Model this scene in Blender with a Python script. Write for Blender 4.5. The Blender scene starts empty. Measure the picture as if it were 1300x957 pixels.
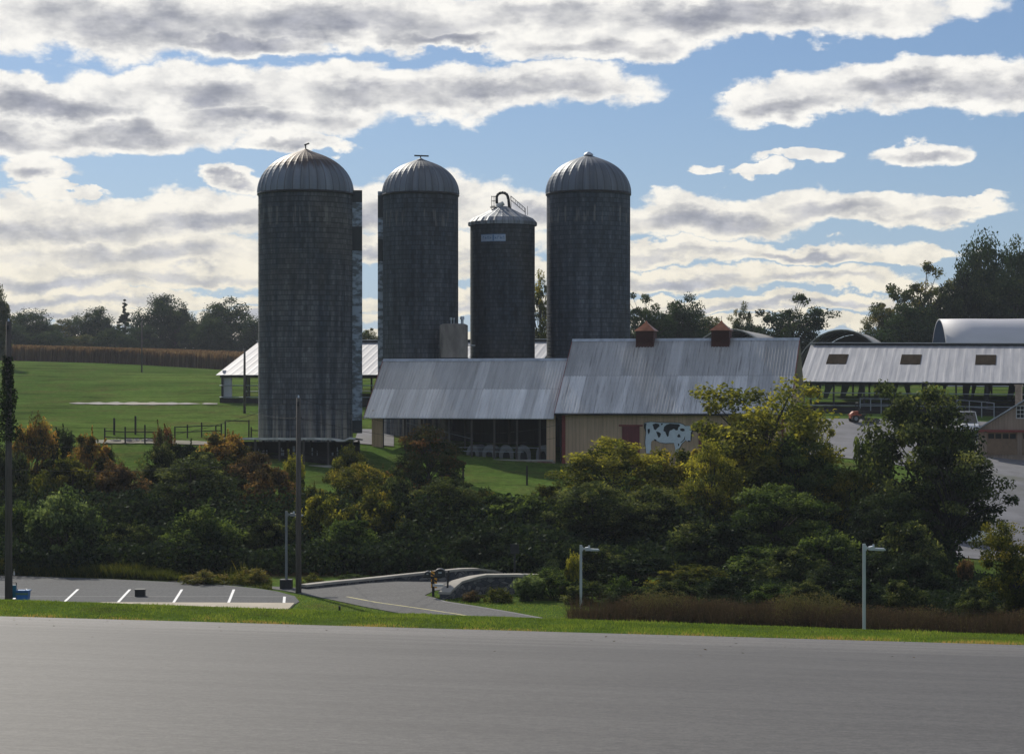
import bpy, math, random
import numpy as np
from mathutils import Vector, Matrix, noise as mnoise
R = math.radians
scene = bpy.context.scene
col = scene.collection
F, ZC, YH = 2650.0, 10.3, 490.0          # focal length (photo pixels), eye height, horizon row of the photograph

def W(px, py, d):                         # world point seen at a photo position at distance d
    return Vector(((px-650)/F*d, d, ZC-(py-YH)/F*d))
def WX(px, d): return (px-650)/F*d
def WZ(py, d): return ZC-(py-YH)/F*d

# ------------------------------------------------------------------ camera
cam = bpy.data.cameras.new('camera'); co = bpy.data.objects.new('camera', cam); col.objects.link(co)
co.location = (0, 0, ZC); co.rotation_euler = (R(90), 0, 0)
cam.sensor_width = 36; cam.lens = 36*F/1300; cam.shift_y = 11.5/1300
cam.clip_start = 0.5; cam.clip_end = 12000
scene.camera = co
scene.render.resolution_x = 1024; scene.render.resolution_y = 753
# ------------------------------------------------------------------ exposure, sun, world
scene.view_settings.view_transform = 'Standard'; scene.view_settings.look = 'None'
scene.view_settings.gamma = 1; scene.view_settings.exposure = 0.0
SUN_DIR = Vector((-0.42, 0.90, 0.0)).normalized(); SUN_EL = R(36)
to_sun = Vector((SUN_DIR.x*math.cos(SUN_EL), SUN_DIR.y*math.cos(SUN_EL), math.sin(SUN_EL)))
sl = bpy.data.lights.new('sun', 'SUN'); sl.energy = 3.8; sl.angle = R(0.6); sl.color = (1.0, 0.93, 0.80)
so = bpy.data.objects.new('sun', sl); col.objects.link(so)
so.rotation_euler = (-to_sun).to_track_quat('-Z', 'Y').to_euler()
SKY_S = 0.07

class NT:
    """tiny helper for building node trees"""
    def __init__(s, tree): s.t = tree; s.n = tree.nodes; s.l = tree.links
    def new(s, typ, **kw):
        nd = s.n.new(typ)
        for k, v in kw.items(): setattr(nd, k, v)
        return nd
    def put(s, sock, v):
        if isinstance(v, bpy.types.NodeSocket): s.l.new(v, sock)
        elif v is not None:
            if isinstance(v, (tuple, list)) and len(v) == 3 and sock.type == 'RGBA': v = (*v, 1)
            sock.default_value = v
    def math(s, op, a, b=None, c=None, clamp=False):
        nd = s.new('ShaderNodeMath', operation=op, use_clamp=clamp)
        s.put(nd.inputs[0], a)
        if b is not None: s.put(nd.inputs[1], b)
        if c is not None: s.put(nd.inputs[2], c)
        return nd.outputs[0]
    def vec(s, op, a, b=None):
        nd = s.new('ShaderNodeVectorMath', operation=op); s.put(nd.inputs[0], a)
        if b is not None: s.put(nd.inputs[1], b)
        return nd.outputs[1] if op in ('DOT_PRODUCT', 'LENGTH') else nd.outputs[0]
    def noise(s, v, scale, detail=4, rough=.55, dist=0, col=False):
        nd = s.new('ShaderNodeTexNoise'); s.put(nd.inputs['Vector'], v)
        nd.inputs['Scale'].default_value = scale; nd.inputs['Detail'].default_value = detail
        nd.inputs['Roughness'].default_value = rough; nd.inputs['Distortion'].default_value = dist
        return nd.outputs[1 if col else 0]
    def ramp(s, f, lo, hi, a=0., b=1., smooth=True):
        nd = s.new('ShaderNodeMapRange'); nd.interpolation_type = 'SMOOTHSTEP' if smooth else 'LINEAR'
        nd.clamp = True
        for i, v in zip((0, 1, 2, 3, 4), (f, lo, hi, a, b)): s.put(nd.inputs[i], v)
        return nd.outputs[0]
    def mix(s, f, a, b, mode='MIX'):
        nd = s.new('ShaderNodeMix', data_type='RGBA', blend_type=mode)
        s.put(nd.inputs[0], f); s.put(nd.inputs[6], a); s.put(nd.inputs[7], b)
        return nd.outputs[2]
    def sep(s, v):
        nd = s.new('ShaderNodeSeparateXYZ'); s.put(nd.inputs[0], v); return nd.outputs
    def comb(s, x, y, z):
        nd = s.new('ShaderNodeCombineXYZ')
        for i, v in enumerate((x, y, z)): s.put(nd.inputs[i], v)
        return nd.outputs[0]

world = bpy.data.worlds.new('World'); scene.world = world; world.use_nodes = True
wt = NT(world.node_tree); wt.n.clear()
sky = wt.new('ShaderNodeTexSky', sky_type='NISHITA'); sky.sun_disc = False
sky.sun_elevation = SUN_EL; sky.sun_rotation = math.atan2(SUN_DIR.x, SUN_DIR.y)
sky.air_density = 1.0; sky.dust_density = 0.6; sky.ozone_density = 2.0; sky.altitude = 100
d3 = wt.sep(wt.new('ShaderNodeTexCoord').outputs['Generated'])
az = wt.math('ARCTAN2', d3[0], d3[1])
el = wt.math('ARCTAN2', d3[2], wt.math('SQRT', wt.math('ADD', wt.math('MULTIPLY', d3[0], d3[0]), wt.math('MULTIPLY', d3[1], d3[1]))))
p = wt.comb(az, el, 0.0)
# long flat cloud banks of this sky, each with its bearing and height above the horizon
BANKS = [(150,20,260,52),(420,22,260,40),(700,18,200,34),(960,14,300,34),(760,55,140,24),(300,48,170,22),(560,46,120,16),
 (60,130,190,30),(270,120,220,34),(480,118,200,34),(660,110,165,30),(120,170,200,28),(330,150,160,26),(40,176,120,24),
 (1120,112,180,32),(1010,130,95,24),(1260,110,170,34),(945,114,24,9),
 (895,209,30,9),(1010,197,48,9),(968,214,32,8),(1183,196,66,17),(42,216,58,18),(292,229,38,11),(365,183,78,14),(80,240,60,6),
 (70,280,240,34),(270,272,140,30),(520,262,170,36),(660,275,110,26),(130,318,260,26),(480,312,220,16),
 (60,350,220,18),(240,345,180,15),(120,378,260,14),(300,405,240,12),(20,398,160,12),
 (900,272,150,27),(1060,262,150,22),(1160,272,110,16),(1200,256,70,9),(860,318,140,15),(1010,322,150,13),(1120,326,110,9),
 (860,352,130,15),(1020,354,140,14),(1120,362,110,10),(980,388,230,11),(800,384,200,10),(620,340,120,18),(600,385,200,14),(1010,412,300,9),(450,430,500,8)]
wn = wt.noise(wt.vec('MULTIPLY', p, (1.0, 2.2, 1)), 22, 4, .55, 0, True)
wn = wt.vec('MULTIPLY', wt.vec('SUBTRACT', wn, (.5, .5, .5)), (.055, .026, 0))
wn2 = wt.noise(wt.vec('MULTIPLY', p, (1.0, 1.4, 1)), 70, 5, .62, 0, True)
wn2 = wt.vec('MULTIPLY', wt.vec('SUBTRACT', wn2, (.5, .5, .5)), (.016, .0105, 0))
pw = wt.vec('ADD', wt.vec('ADD', p, wn), wn2)
q = None; under = None
for (cx, cy, a, b) in BANKS:
    u = (cx-650)/F; c = (math.atan(u), math.atan((YH-cy)/F/math.sqrt(1+u*u)), 0)
    dv = wt.vec('MULTIPLY', wt.vec('SUBTRACT', pw, c), (F/(a*1.08), F/(b*1.12), 0))
    dd = wt.vec('DOT_PRODUCT', dv, dv)
    q = dd if q is None else wt.math('MINIMUM', q, dd)
    if b < 11: continue
    # the thick shaded base sits a little lower than the bank's middle
    dv2 = wt.vec('MULTIPLY', wt.vec('SUBTRACT', pw, (c[0], c[1]-b*.16/F, 0)), (F/(a*.80), F/(b*.66), 0))
    d2 = wt.vec('DOT_PRODUCT', dv2, dv2)
    under = d2 if under is None else wt.math('MINIMUM', under, d2)
streak = wt.noise(wt.vec('ADD', wt.vec('MULTIPLY', p, (1.0, 2.7, 1)), (7.3, 0, 0)), 17, 5, .58)
puff = wt.noise(wt.vec('MULTIPLY', p, (1.0, 1.5, 1)), 52, 6, .62)
dens = wt.math('ADD', wt.math('SUBTRACT', 1.0, q), wt.math('MULTIPLY', wt.math('SUBTRACT', puff, .5), 1.25))
a_front = wt.ramp(dens, -0.10, 0.40)
# other clouds all round the sky, on a flat layer overhead
zz = wt.math('MAXIMUM', d3[2], 0.03)
lay = wt.comb(wt.math('DIVIDE', d3[0], zz), wt.math('DIVIDE', d3[1], zz), 0)
gn = wt.noise(lay, .9, 6, .6)
a_rest = wt.math('MULTIPLY', wt.ramp(gn, .50, .62), wt.ramp(el, .19, .23))
away = wt.ramp(wt.math('ABSOLUTE', az), .27, .33)
a_side = wt.math('MULTIPLY', wt.ramp(gn, .50, .62), wt.math('MULTIPLY', away, wt.ramp(el, .0, .06)))
alpha = wt.math('MAXIMUM', wt.math('MULTIPLY', a_front, wt.math('SUBTRACT', 1, away)), wt.math('MAXIMUM', a_rest, a_side))
core = wt.math('ADD', wt.math('SUBTRACT', 1.0, under), wt.math('MULTIPLY', wt.math('SUBTRACT', streak, .5), 2.6))
core = wt.math('MAXIMUM', wt.ramp(core, .0, 1.35), wt.math('MULTIPLY', wt.ramp(gn, .55, .75), wt.math('MAXIMUM', away, wt.ramp(el, .19, .23))))
low = wt.ramp(el, 0.0, 0.13)
lit = wt.mix(low, (.92, .84, .66), (1.0, .98, .93))
shade = wt.mix(low, (.46, .48, .52), (.29, .31, .37))
shade = wt.mix(wt.ramp(puff, .35, .7), wt.vec('MULTIPLY', shade, (.92, .92, .94)), wt.vec('MULTIPLY', shade, (1.45, 1.40, 1.35)))
lit = wt.mix(wt.ramp(puff, .34, .60), wt.vec('MULTIPLY', lit, (.80, .81, .84)), lit)
cloud = wt.mix(core, lit, shade)
skyc = wt.vec('MULTIPLY', sky.outputs[0], (SKY_S, SKY_S, SKY_S))
hazeband = wt.ramp(el, 0.0, 0.10, .55, 0)
skyc = wt.mix(wt.ramp(el, 0, .16, .62, .12), wt.vec('MULTIPLY', skyc, (.66, .80, 1.02)), (.40, .53, .72))
final = wt.mix(alpha, skyc, cloud)
bg = wt.new('ShaderNodeBackground'); wt.put(bg.inputs[0], wt.vec('MULTIPLY', final, (1/SKY_S,)*3)); bg.inputs[1].default_value = SKY_S
wo = wt.new('ShaderNodeOutputWorld'); wt.l.new(bg.outputs[0], wo.inputs[0])
world.cycles.sampling_method = 'MANUAL'; world.cycles.sample_map_resolution = 1024

# ------------------------------------------------------------------ materials
MATS = {}
def newmat(name):
    m = bpy.data.materials.new(name); m.use_nodes = True
    t = NT(m.node_tree); t.n.clear()
    o = t.new('ShaderNodeOutputMaterial'); MATS[name] = m
    return m, t, o
def principled(t, o, colr, rough=.8, metal=0., bump=None, bstr=.3, bdist=.02, spec=None):
    b = t.new('ShaderNodeBsdfPrincipled')
    t.put(b.inputs['Base Color'], colr); t.put(b.inputs['Roughness'], rough); t.put(b.inputs['Metallic'], metal)
    if spec is not None: b.inputs['Specular IOR Level'].default_value = spec
    if bump is not None:
        bp = t.new('ShaderNodeBump'); bp.inputs['Strength'].default_value = bstr; bp.inputs['Distance'].default_value = bdist
        t.put(bp.inputs['Height'], bump); t.l.new(bp.outputs[0], b.inputs['Normal'])
    t.l.new(b.outputs[0], o.inputs[0]); return b
def simple(name, c, rough=.7, metal=0., var=.25, scale=3., stretch=(1, 1, 1), dirt=None, dlo=.5, dhi=.75, spec=None):
    m, t, o = newmat(name)
    v = t.vec('MULTIPLY', t.new('ShaderNodeTexCoord').outputs['Object'], stretch)
    n = t.noise(v, scale, 5, .6)
    c1 = tuple(x*(1-var) for x in c); c2 = tuple(min(1, x*(1+var)) for x in c)
    cc = t.mix(t.ramp(n, .25, .75), c1, c2)
    if dirt:
        n2 = t.noise(v, scale*.37, 6, .65); cc = t.mix(t.ramp(n2, dlo, dhi), cc, dirt)
    principled(t, o, cc, rough, metal, n, .15, .02, spec)
    return m

def m_ground():
    m, t, o = newmat('meadow_grass')
    P = t.new('ShaderNodeNewGeometry').outputs['Position']
    a = t.noise(P, .035, 5, .6); b = t.noise(t.vec('MULTIPLY', P, (1, .8, 1)), .25, 7, .72); c = t.noise(P, 2.2, 6, .85)
    g = t.mix(t.ramp(a, .35, .65), (.080, .142, .032), (.130, .200, .050))
    g = t.mix(t.math('MULTIPLY', t.ramp(b, .46, .70), .85), g, (.125, .118, .048))
    g = t.mix(t.math('MULTIPLY', t.ramp(t.noise(t.vec('MULTIPLY', P, (.7, 1.2, 1)), .13, 7, .70), .48, .64), .85), g, (.050, .078, .022))
    g = t.mix(t.ramp(c, .3, .8), t.vec('MULTIPLY', g, (.52, .54, .55)), t.vec('MULTIPLY', g, (1.45, 1.4, 1.25)))
    # bare leaf litter under the hedge belt
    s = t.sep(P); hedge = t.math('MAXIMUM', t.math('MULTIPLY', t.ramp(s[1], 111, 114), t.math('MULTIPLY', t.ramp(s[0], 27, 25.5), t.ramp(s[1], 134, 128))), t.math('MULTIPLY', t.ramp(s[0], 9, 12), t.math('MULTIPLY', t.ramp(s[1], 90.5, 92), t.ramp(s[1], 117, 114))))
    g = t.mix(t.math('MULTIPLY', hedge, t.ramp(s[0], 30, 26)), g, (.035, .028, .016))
    bs = t.new('ShaderNodeBsdfDiffuse'); t.put(bs.inputs[0], g)
    bp = t.new('ShaderNodeBump'); bp.inputs['Strength'].default_value = .6; bp.inputs['Distance'].default_value = .30
    t.put(bp.inputs['Height'], t.math('ADD', t.noise(P, 1.4, 6, .8), t.math('MULTIPLY', b, 1.2))); t.l.new(bp.outputs[0], bs.inputs['Normal'])
    t.l.new(bs.outputs[0], o.inputs[0]); return m

def m_asphalt(name, c1, c2, ang=0.303, gloss=.9, crk=.25):
    m, t, o = newmat(name)
    P = t.new('ShaderNodeNewGeometry').outputs['Position']
    rot = t.new('ShaderNodeVectorRotate', rotation_type='Z_AXIS'); t.put(rot.inputs['Vector'], P); rot.inputs['Angle'].default_value = ang
    rv = rot.outputs[0]
    long = t.noise(t.vec('MULTIPLY', rv, (.10, .9, 1)), 1., 6, .70)
    long2 = t.noise(t.vec('MULTIPLY', rv, (.30, 7.0, 1)), 1., 4, .6)
    blot = t.noise(P, .14, 5, .6); gr = t.noise(P, 7., 4, .85); gr2 = t.noise(P, 26., 3, .85)
    c = t.mix(t.ramp(long, .15, .85), c1, c2)
    c = t.mix(t.math('MULTIPLY', t.ramp(blot, .45, .75), .5), c, c1)
    c = t.mix(t.math('MULTIPLY', t.ramp(long2, .54, .74), .16), c, tuple(x*.5 for x in c1))
    c = t.mix(t.ramp(gr, .3, .75), t.vec('MULTIPLY', c, (.60,)*3), t.vec('MULTIPLY', c, (1.38,)*3))
    c = t.mix(t.ramp(gr2, .3, .75), t.vec('MULTIPLY', c, (.62,)*3), t.vec('MULTIPLY', c, (1.42,)*3))
    if name == 'worn_asphalt':      # colour paler towards the far edge, darker towards the near side
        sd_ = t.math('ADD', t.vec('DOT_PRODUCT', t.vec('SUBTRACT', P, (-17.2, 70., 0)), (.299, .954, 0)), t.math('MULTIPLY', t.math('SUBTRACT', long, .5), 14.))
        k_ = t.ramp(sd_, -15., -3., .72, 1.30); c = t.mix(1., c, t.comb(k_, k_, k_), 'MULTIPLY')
    vo = t.new('ShaderNodeTexVoronoi', feature='DISTANCE_TO_EDGE'); vo.inputs['Scale'].default_value = .16
    t.put(vo.inputs['Vector'], t.vec('ADD', P, t.vec('MULTIPLY', t.noise(P, .7, 4, .6, 0, True), (2.4, 2.4, 0))))
    crack = t.math('MULTIPLY', t.ramp(vo.outputs[0], .003, .008, 1, 0), crk)
    c = t.mix(crack, c, tuple(x*.35 for x in c1))
    principled(t, o, c, gloss, 0, t.math('ADD', gr, gr2), .35, .01, .35); return m

def m_stave(name, rad, base, dark, warm, seed, ringlo=1.0, ztop=20., band=.40, wet=False):
    """concrete stave silo: small staves, steel hoops, long rain streaks"""
    m, t, o = newmat(name)
    P = t.new('ShaderNodeTexCoord').outputs['Object']; s = t.sep(P)
    th = t.math('MULTIPLY', t.math('ARCTAN2', s[1], s[0]), rad)
    v = t.comb(th, s[2], seed)
    br = t.new('ShaderNodeTexBrick'); t.put(br.inputs['Vector'], v)
    br.offset = .5; br.inputs['Scale'].default_value = 1; br.inputs['Brick Width'].default_value = .27
    br.inputs['Row Height'].default_value = band; br.inputs['Mortar Size'].default_value = .022; br.inputs['Bias'].default_value = 0
    br.inputs['Color1'].default_value = (.62, .62, .62, 1); br.inputs['Color2'].default_value = (1.3, 1.3, 1.3, 1); br.inputs['Mortar'].default_value = (.62, .62, .62, 1)
    streak = t.noise(t.vec('MULTIPLY', v, (1.5, .06, 1)), 1., 6, .65)
    streak2 = t.noise(t.vec('MULTIPLY', v, (4.5, .22, 1)), 1., 5, .7)
    big = t.noise(t.vec('MULTIPLY', v, (.16, .10, 1)), 1., 4, .6)
    blot = t.noise(t.vec('MULTIPLY', v, (1.2, .7, 1)), 1., 6, .75)
    c = t.mix(t.ramp(streak, .36, .66), dark, base)
    c = t.mix(t.math('MULTIPLY', t.ramp(streak2, .48, .72), .6), c, tuple(x*.55 for x in dark))
    c = t.mix(t.math('MULTIPLY', t.ramp(big, .5, .68), .55), c, warm)
    stain = t.math('MULTIPLY', t.ramp(t.math('ADD', s[2], t.math('MULTIPLY', t.math('SUBTRACT', streak, .5), 14.)), ztop*.25, ztop*.95), .38)
    c = t.mix(stain, c, dark)
    c = t.mix(t.ramp(blot, .3, .75), t.vec('MULTIPLY', c, (.74,)*3), t.vec('MULTIPLY', c, (1.32,)*3))
    c = t.mix(.8, c, br.outputs[0], 'MULTIPLY')
    hoop = t.math('PINGPONG', s[2], band/2)
    hoopm = t.math('MULTIPLY', t.ramp(hoop, .0, .045, 1, 0), .75)
    c = t.mix(hoopm, c, tuple(x*.35 for x in dark))
    # pale run-off marks just under the dome, weathered light base
    marks = t.math('MULTIPLY', t.ramp(s[2], ztop-2.6, ztop-2.3), t.ramp(s[2], ztop-.9, ztop-1.2))
    cell = t.noise(t.comb(t.math('MULTIPLY', th, 2.7), t.math('MULTIPLY', s[2], .25), seed+3), 1., 2, .5)
    c = t.mix(t.math('MULTIPLY', marks, t.ramp(cell, .52, .66, 0, .45)), c, (.26, .25, .24))
    c = t.mix(t.math('MULTIPLY', t.ramp(s[2], 3.6, .5), t.ramp(streak, .42, .62)), c, (.33, .30, .26))
    principled(t, o, c, .88, 0, t.math('ADD', br.outputs['Fac'], blot), .35, .02, .3); return m

def m_metal_roof(name, base, rust, pitch=.23, rusty=.5, split=3.2, panels=True, seed=0.):
    """galvanised sheets laid in two courses; x runs along the ridge, y up the slope"""
    m, t, o = newmat(name)
    P = t.new('ShaderNodeTexCoord').outputs['Object']; s = t.sep(P)
    v = t.comb(s[0], s[1], seed)
    st = t.noise(t.vec('MULTIPLY', v, (2.6, .16, 1)), 1., 6, .7)
    st2 = t.noise(t.vec('MULTIPLY', v, (6., .30, 1)), 1., 4, .7)
    big = t.noise(t.vec('MULTIPLY', v, (.5, .25, 1)), 1., 5, .6)
    c = t.mix(t.ramp(st, .2, .8), tuple(x*.70 for x in base), tuple(x*1.10 for x in base))
    c = t.mix(t.math('MULTIPLY', t.ramp(st2, .50, .70), rusty), c, rust)
    c = t.mix(t.math('MULTIPLY', t.ramp(big, .48, .66), rusty*.6), c, tuple(x*.55 for x in base))
    if panels:
        wn_ = t.new('ShaderNodeTexWhiteNoise', noise_dimensions='2D')
        row = t.math('GREATER_THAN', s[1], split)
        t.put(wn_.inputs['Vector'], t.comb(t.math('FLOOR', t.math('DIVIDE', s[0], .92)), row, 0))
        k = t.math('ADD', .82, t.math('MULTIPLY', t.math('POWER', wn_.outputs[0], 2.0), .34))
        k = t.math('MULTIPLY', k, t.math('ADD', 1.07, t.math('MULTIPLY', row, -.20)))
        c = t.mix(1., c, t.comb(k, k, k), 'MULTIPLY')
        lap = t.math('MULTIPLY', t.ramp(t.math('ABSOLUTE', t.math('SUBTRACT', s[1], split)), .02, .05, 1, 0), .5)
        c = t.mix(lap, c, tuple(x*.4 for x in base))
    principled(t, o, c, t.ramp(st, .3, .7, .5, .68), .22, t.noise(v, 6, 4, .6), .12, .01); return m

def m_siding(name, base, pitch=.3):
    m, t, o = newmat(name)
    P = t.new('ShaderNodeTexCoord').outputs['Object']; s = t.sep(P)
    u = t.math('ADD', s[0], s[1])
    g = t.math('PINGPONG', u, pitch/2)
    line = t.ramp(g, .0, .022, 1, 0)
    n = t.noise(t.vec('MULTIPLY', P, (3, 3, .25)), 1., 5, .65); n2 = t.noise(P, .6, 5, .6)
    c = t.mix(t.ramp(n, .3, .7), tuple(x*.80 for x in base), tuple(x*1.12 for x in base))
    c = t.mix(t.math('MULTIPLY', t.ramp(n2, .5, .75), .4), c, tuple(x*.6 for x in base))
    c = t.mix(t.math('MULTIPLY', line, .62), c, tuple(x*.32 for x in base))
    principled(t, o, c, .75, 0, g, .4, .03); return m

def m_leaf(name, stops, trans=.45):
    m, t, o = newmat(name)
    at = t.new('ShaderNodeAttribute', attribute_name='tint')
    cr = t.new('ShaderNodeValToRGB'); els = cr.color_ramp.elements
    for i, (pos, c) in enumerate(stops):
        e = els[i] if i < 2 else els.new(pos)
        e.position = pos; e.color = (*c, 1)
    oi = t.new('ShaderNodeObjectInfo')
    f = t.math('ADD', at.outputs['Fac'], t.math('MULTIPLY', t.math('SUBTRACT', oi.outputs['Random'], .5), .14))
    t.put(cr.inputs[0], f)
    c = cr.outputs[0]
    df = t.new('ShaderNodeBsdfDiffuse'); t.put(df.inputs[0], c)
    tr = t.new('ShaderNodeBsdfTranslucent'); t.put(tr.inputs[0], t.vec('MULTIPLY', c, (1.5, 1.45, .8)))
    mx = t.new('ShaderNodeMixShader'); mx.inputs[0].default_value = trans
    t.l.new(df.outputs[0], mx.inputs[1]); t.l.new(tr.outputs[0], mx.inputs[2])
    gl = t.new('ShaderNodeBsdfGlossy'); gl.inputs['Roughness'].default_value = .45; t.put(gl.inputs[0], (.5, .55, .5))
    m2 = t.new('ShaderNodeMixShader'); m2.inputs[0].default_value = .012
    t.l.new(mx.outputs[0], m2.inputs[1]); t.l.new(gl.outputs[0], m2.inputs[2])
    t.l.new(m2.outputs[0], o.inputs[0]); return m

LEAF = {
 'dark':   m_leaf('leaves_dark_green', [(0, (0.010, 0.018, 0.009)), (.5, (0.041, 0.060, 0.024)), (.8, (0.100, 0.125, 0.045)), (1, (0.188, 0.200, 0.075))]),
 'deep':   m_leaf('leaves_deep_green', [(0, (0.007, 0.014, 0.009)), (.6, (0.023, 0.039, 0.019)), (1, (0.063, 0.086, 0.034))], .3),
 'green':  m_leaf('leaves_mid_green', [(0, (0.016, 0.030, 0.010)), (.5, (0.058, 0.094, 0.030)), (1, (0.163, 0.213, 0.062))]),
 'fresh':  m_leaf('leaves_light_green', [(0, (0.024, 0.044, 0.016)), (.5, (0.095, 0.140, 0.054)), (1, (0.230, 0.287, 0.127))]),
 'yellow': m_leaf('leaves_yellow_green', [(0, (0.024, 0.038, 0.012)), (.35, (0.080, 0.100, 0.023)), (.68, (0.219, 0.215, 0.040)), (1, (0.413, 0.375, 0.062))], .5),
 'olive':  m_leaf('leaves_olive', [(0, (0.022, 0.032, 0.010)), (.5, (0.074, 0.089, 0.020)), (.9, (0.182, 0.169, 0.034)), (1, (0.312, 0.247, 0.039))]),
 'orange': m_leaf('leaves_orange', [(0, (0.030, 0.034, 0.014)), (.32, (0.096, 0.086, 0.027)), (.6, (0.248, 0.143, 0.043)), (.82, (0.400, 0.225, 0.062)), (1, (0.375, 0.325, 0.075))]),
 'rust':   m_leaf('leaves_rust', [(0, (0.022, 0.022, 0.012)), (.4, (0.060, 0.048, 0.026)), (.75, (0.124, 0.078, 0.044)), (1, (0.221, 0.130, 0.065))]),
 'redgreen': m_leaf('leaves_red_and_green', [(0, (0.018, 0.028, 0.014)), (.45, (0.051, 0.067, 0.024)), (.75, (0.117, 0.081, 0.036)), (1, (0.260, 0.111, 0.058))]),
 'brown':  m_leaf('leaves_brown_thicket', [(0, (0.022, 0.026, 0.012)), (.30, (0.040, 0.034, 0.022)), (.6, (0.062, 0.042, 0.034)), (.85, (0.100, 0.066, 0.050)), (1, (0.120, 0.110, 0.050))], .3),
 'far':    m_leaf('leaves_far_woods', [(0, (0.012, 0.026, 0.016)), (.6, (0.028, 0.053, 0.024)), (1, (0.066, 0.088, 0.033))], .35),
 'farpale': m_leaf('leaves_far_pale', [(0, (0.030, 0.042, 0.022)), (.6, (0.066, 0.085, 0.033)), (1, (0.165, 0.143, 0.050))], .4),
 'corn':   m_leaf('dry_corn', [(0, (.085, .050, .034)), (.5, (.150, .092, .060)), (1, (.24, .165, .11))], .3),
 'blade':  m_leaf('grass_blades', [(0, (.055, .088, .018)), (.55, (.15, .22, .040)), (.85, (.26, .31, .07)), (1, (.42, .28, .12))], .42),
 'dryblade': m_leaf('dry_grass_blades', [(0, (.08, .10, .02)), (.5, (.17, .15, .045)), (1, (.30, .22, .09))], .4),
}
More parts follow.
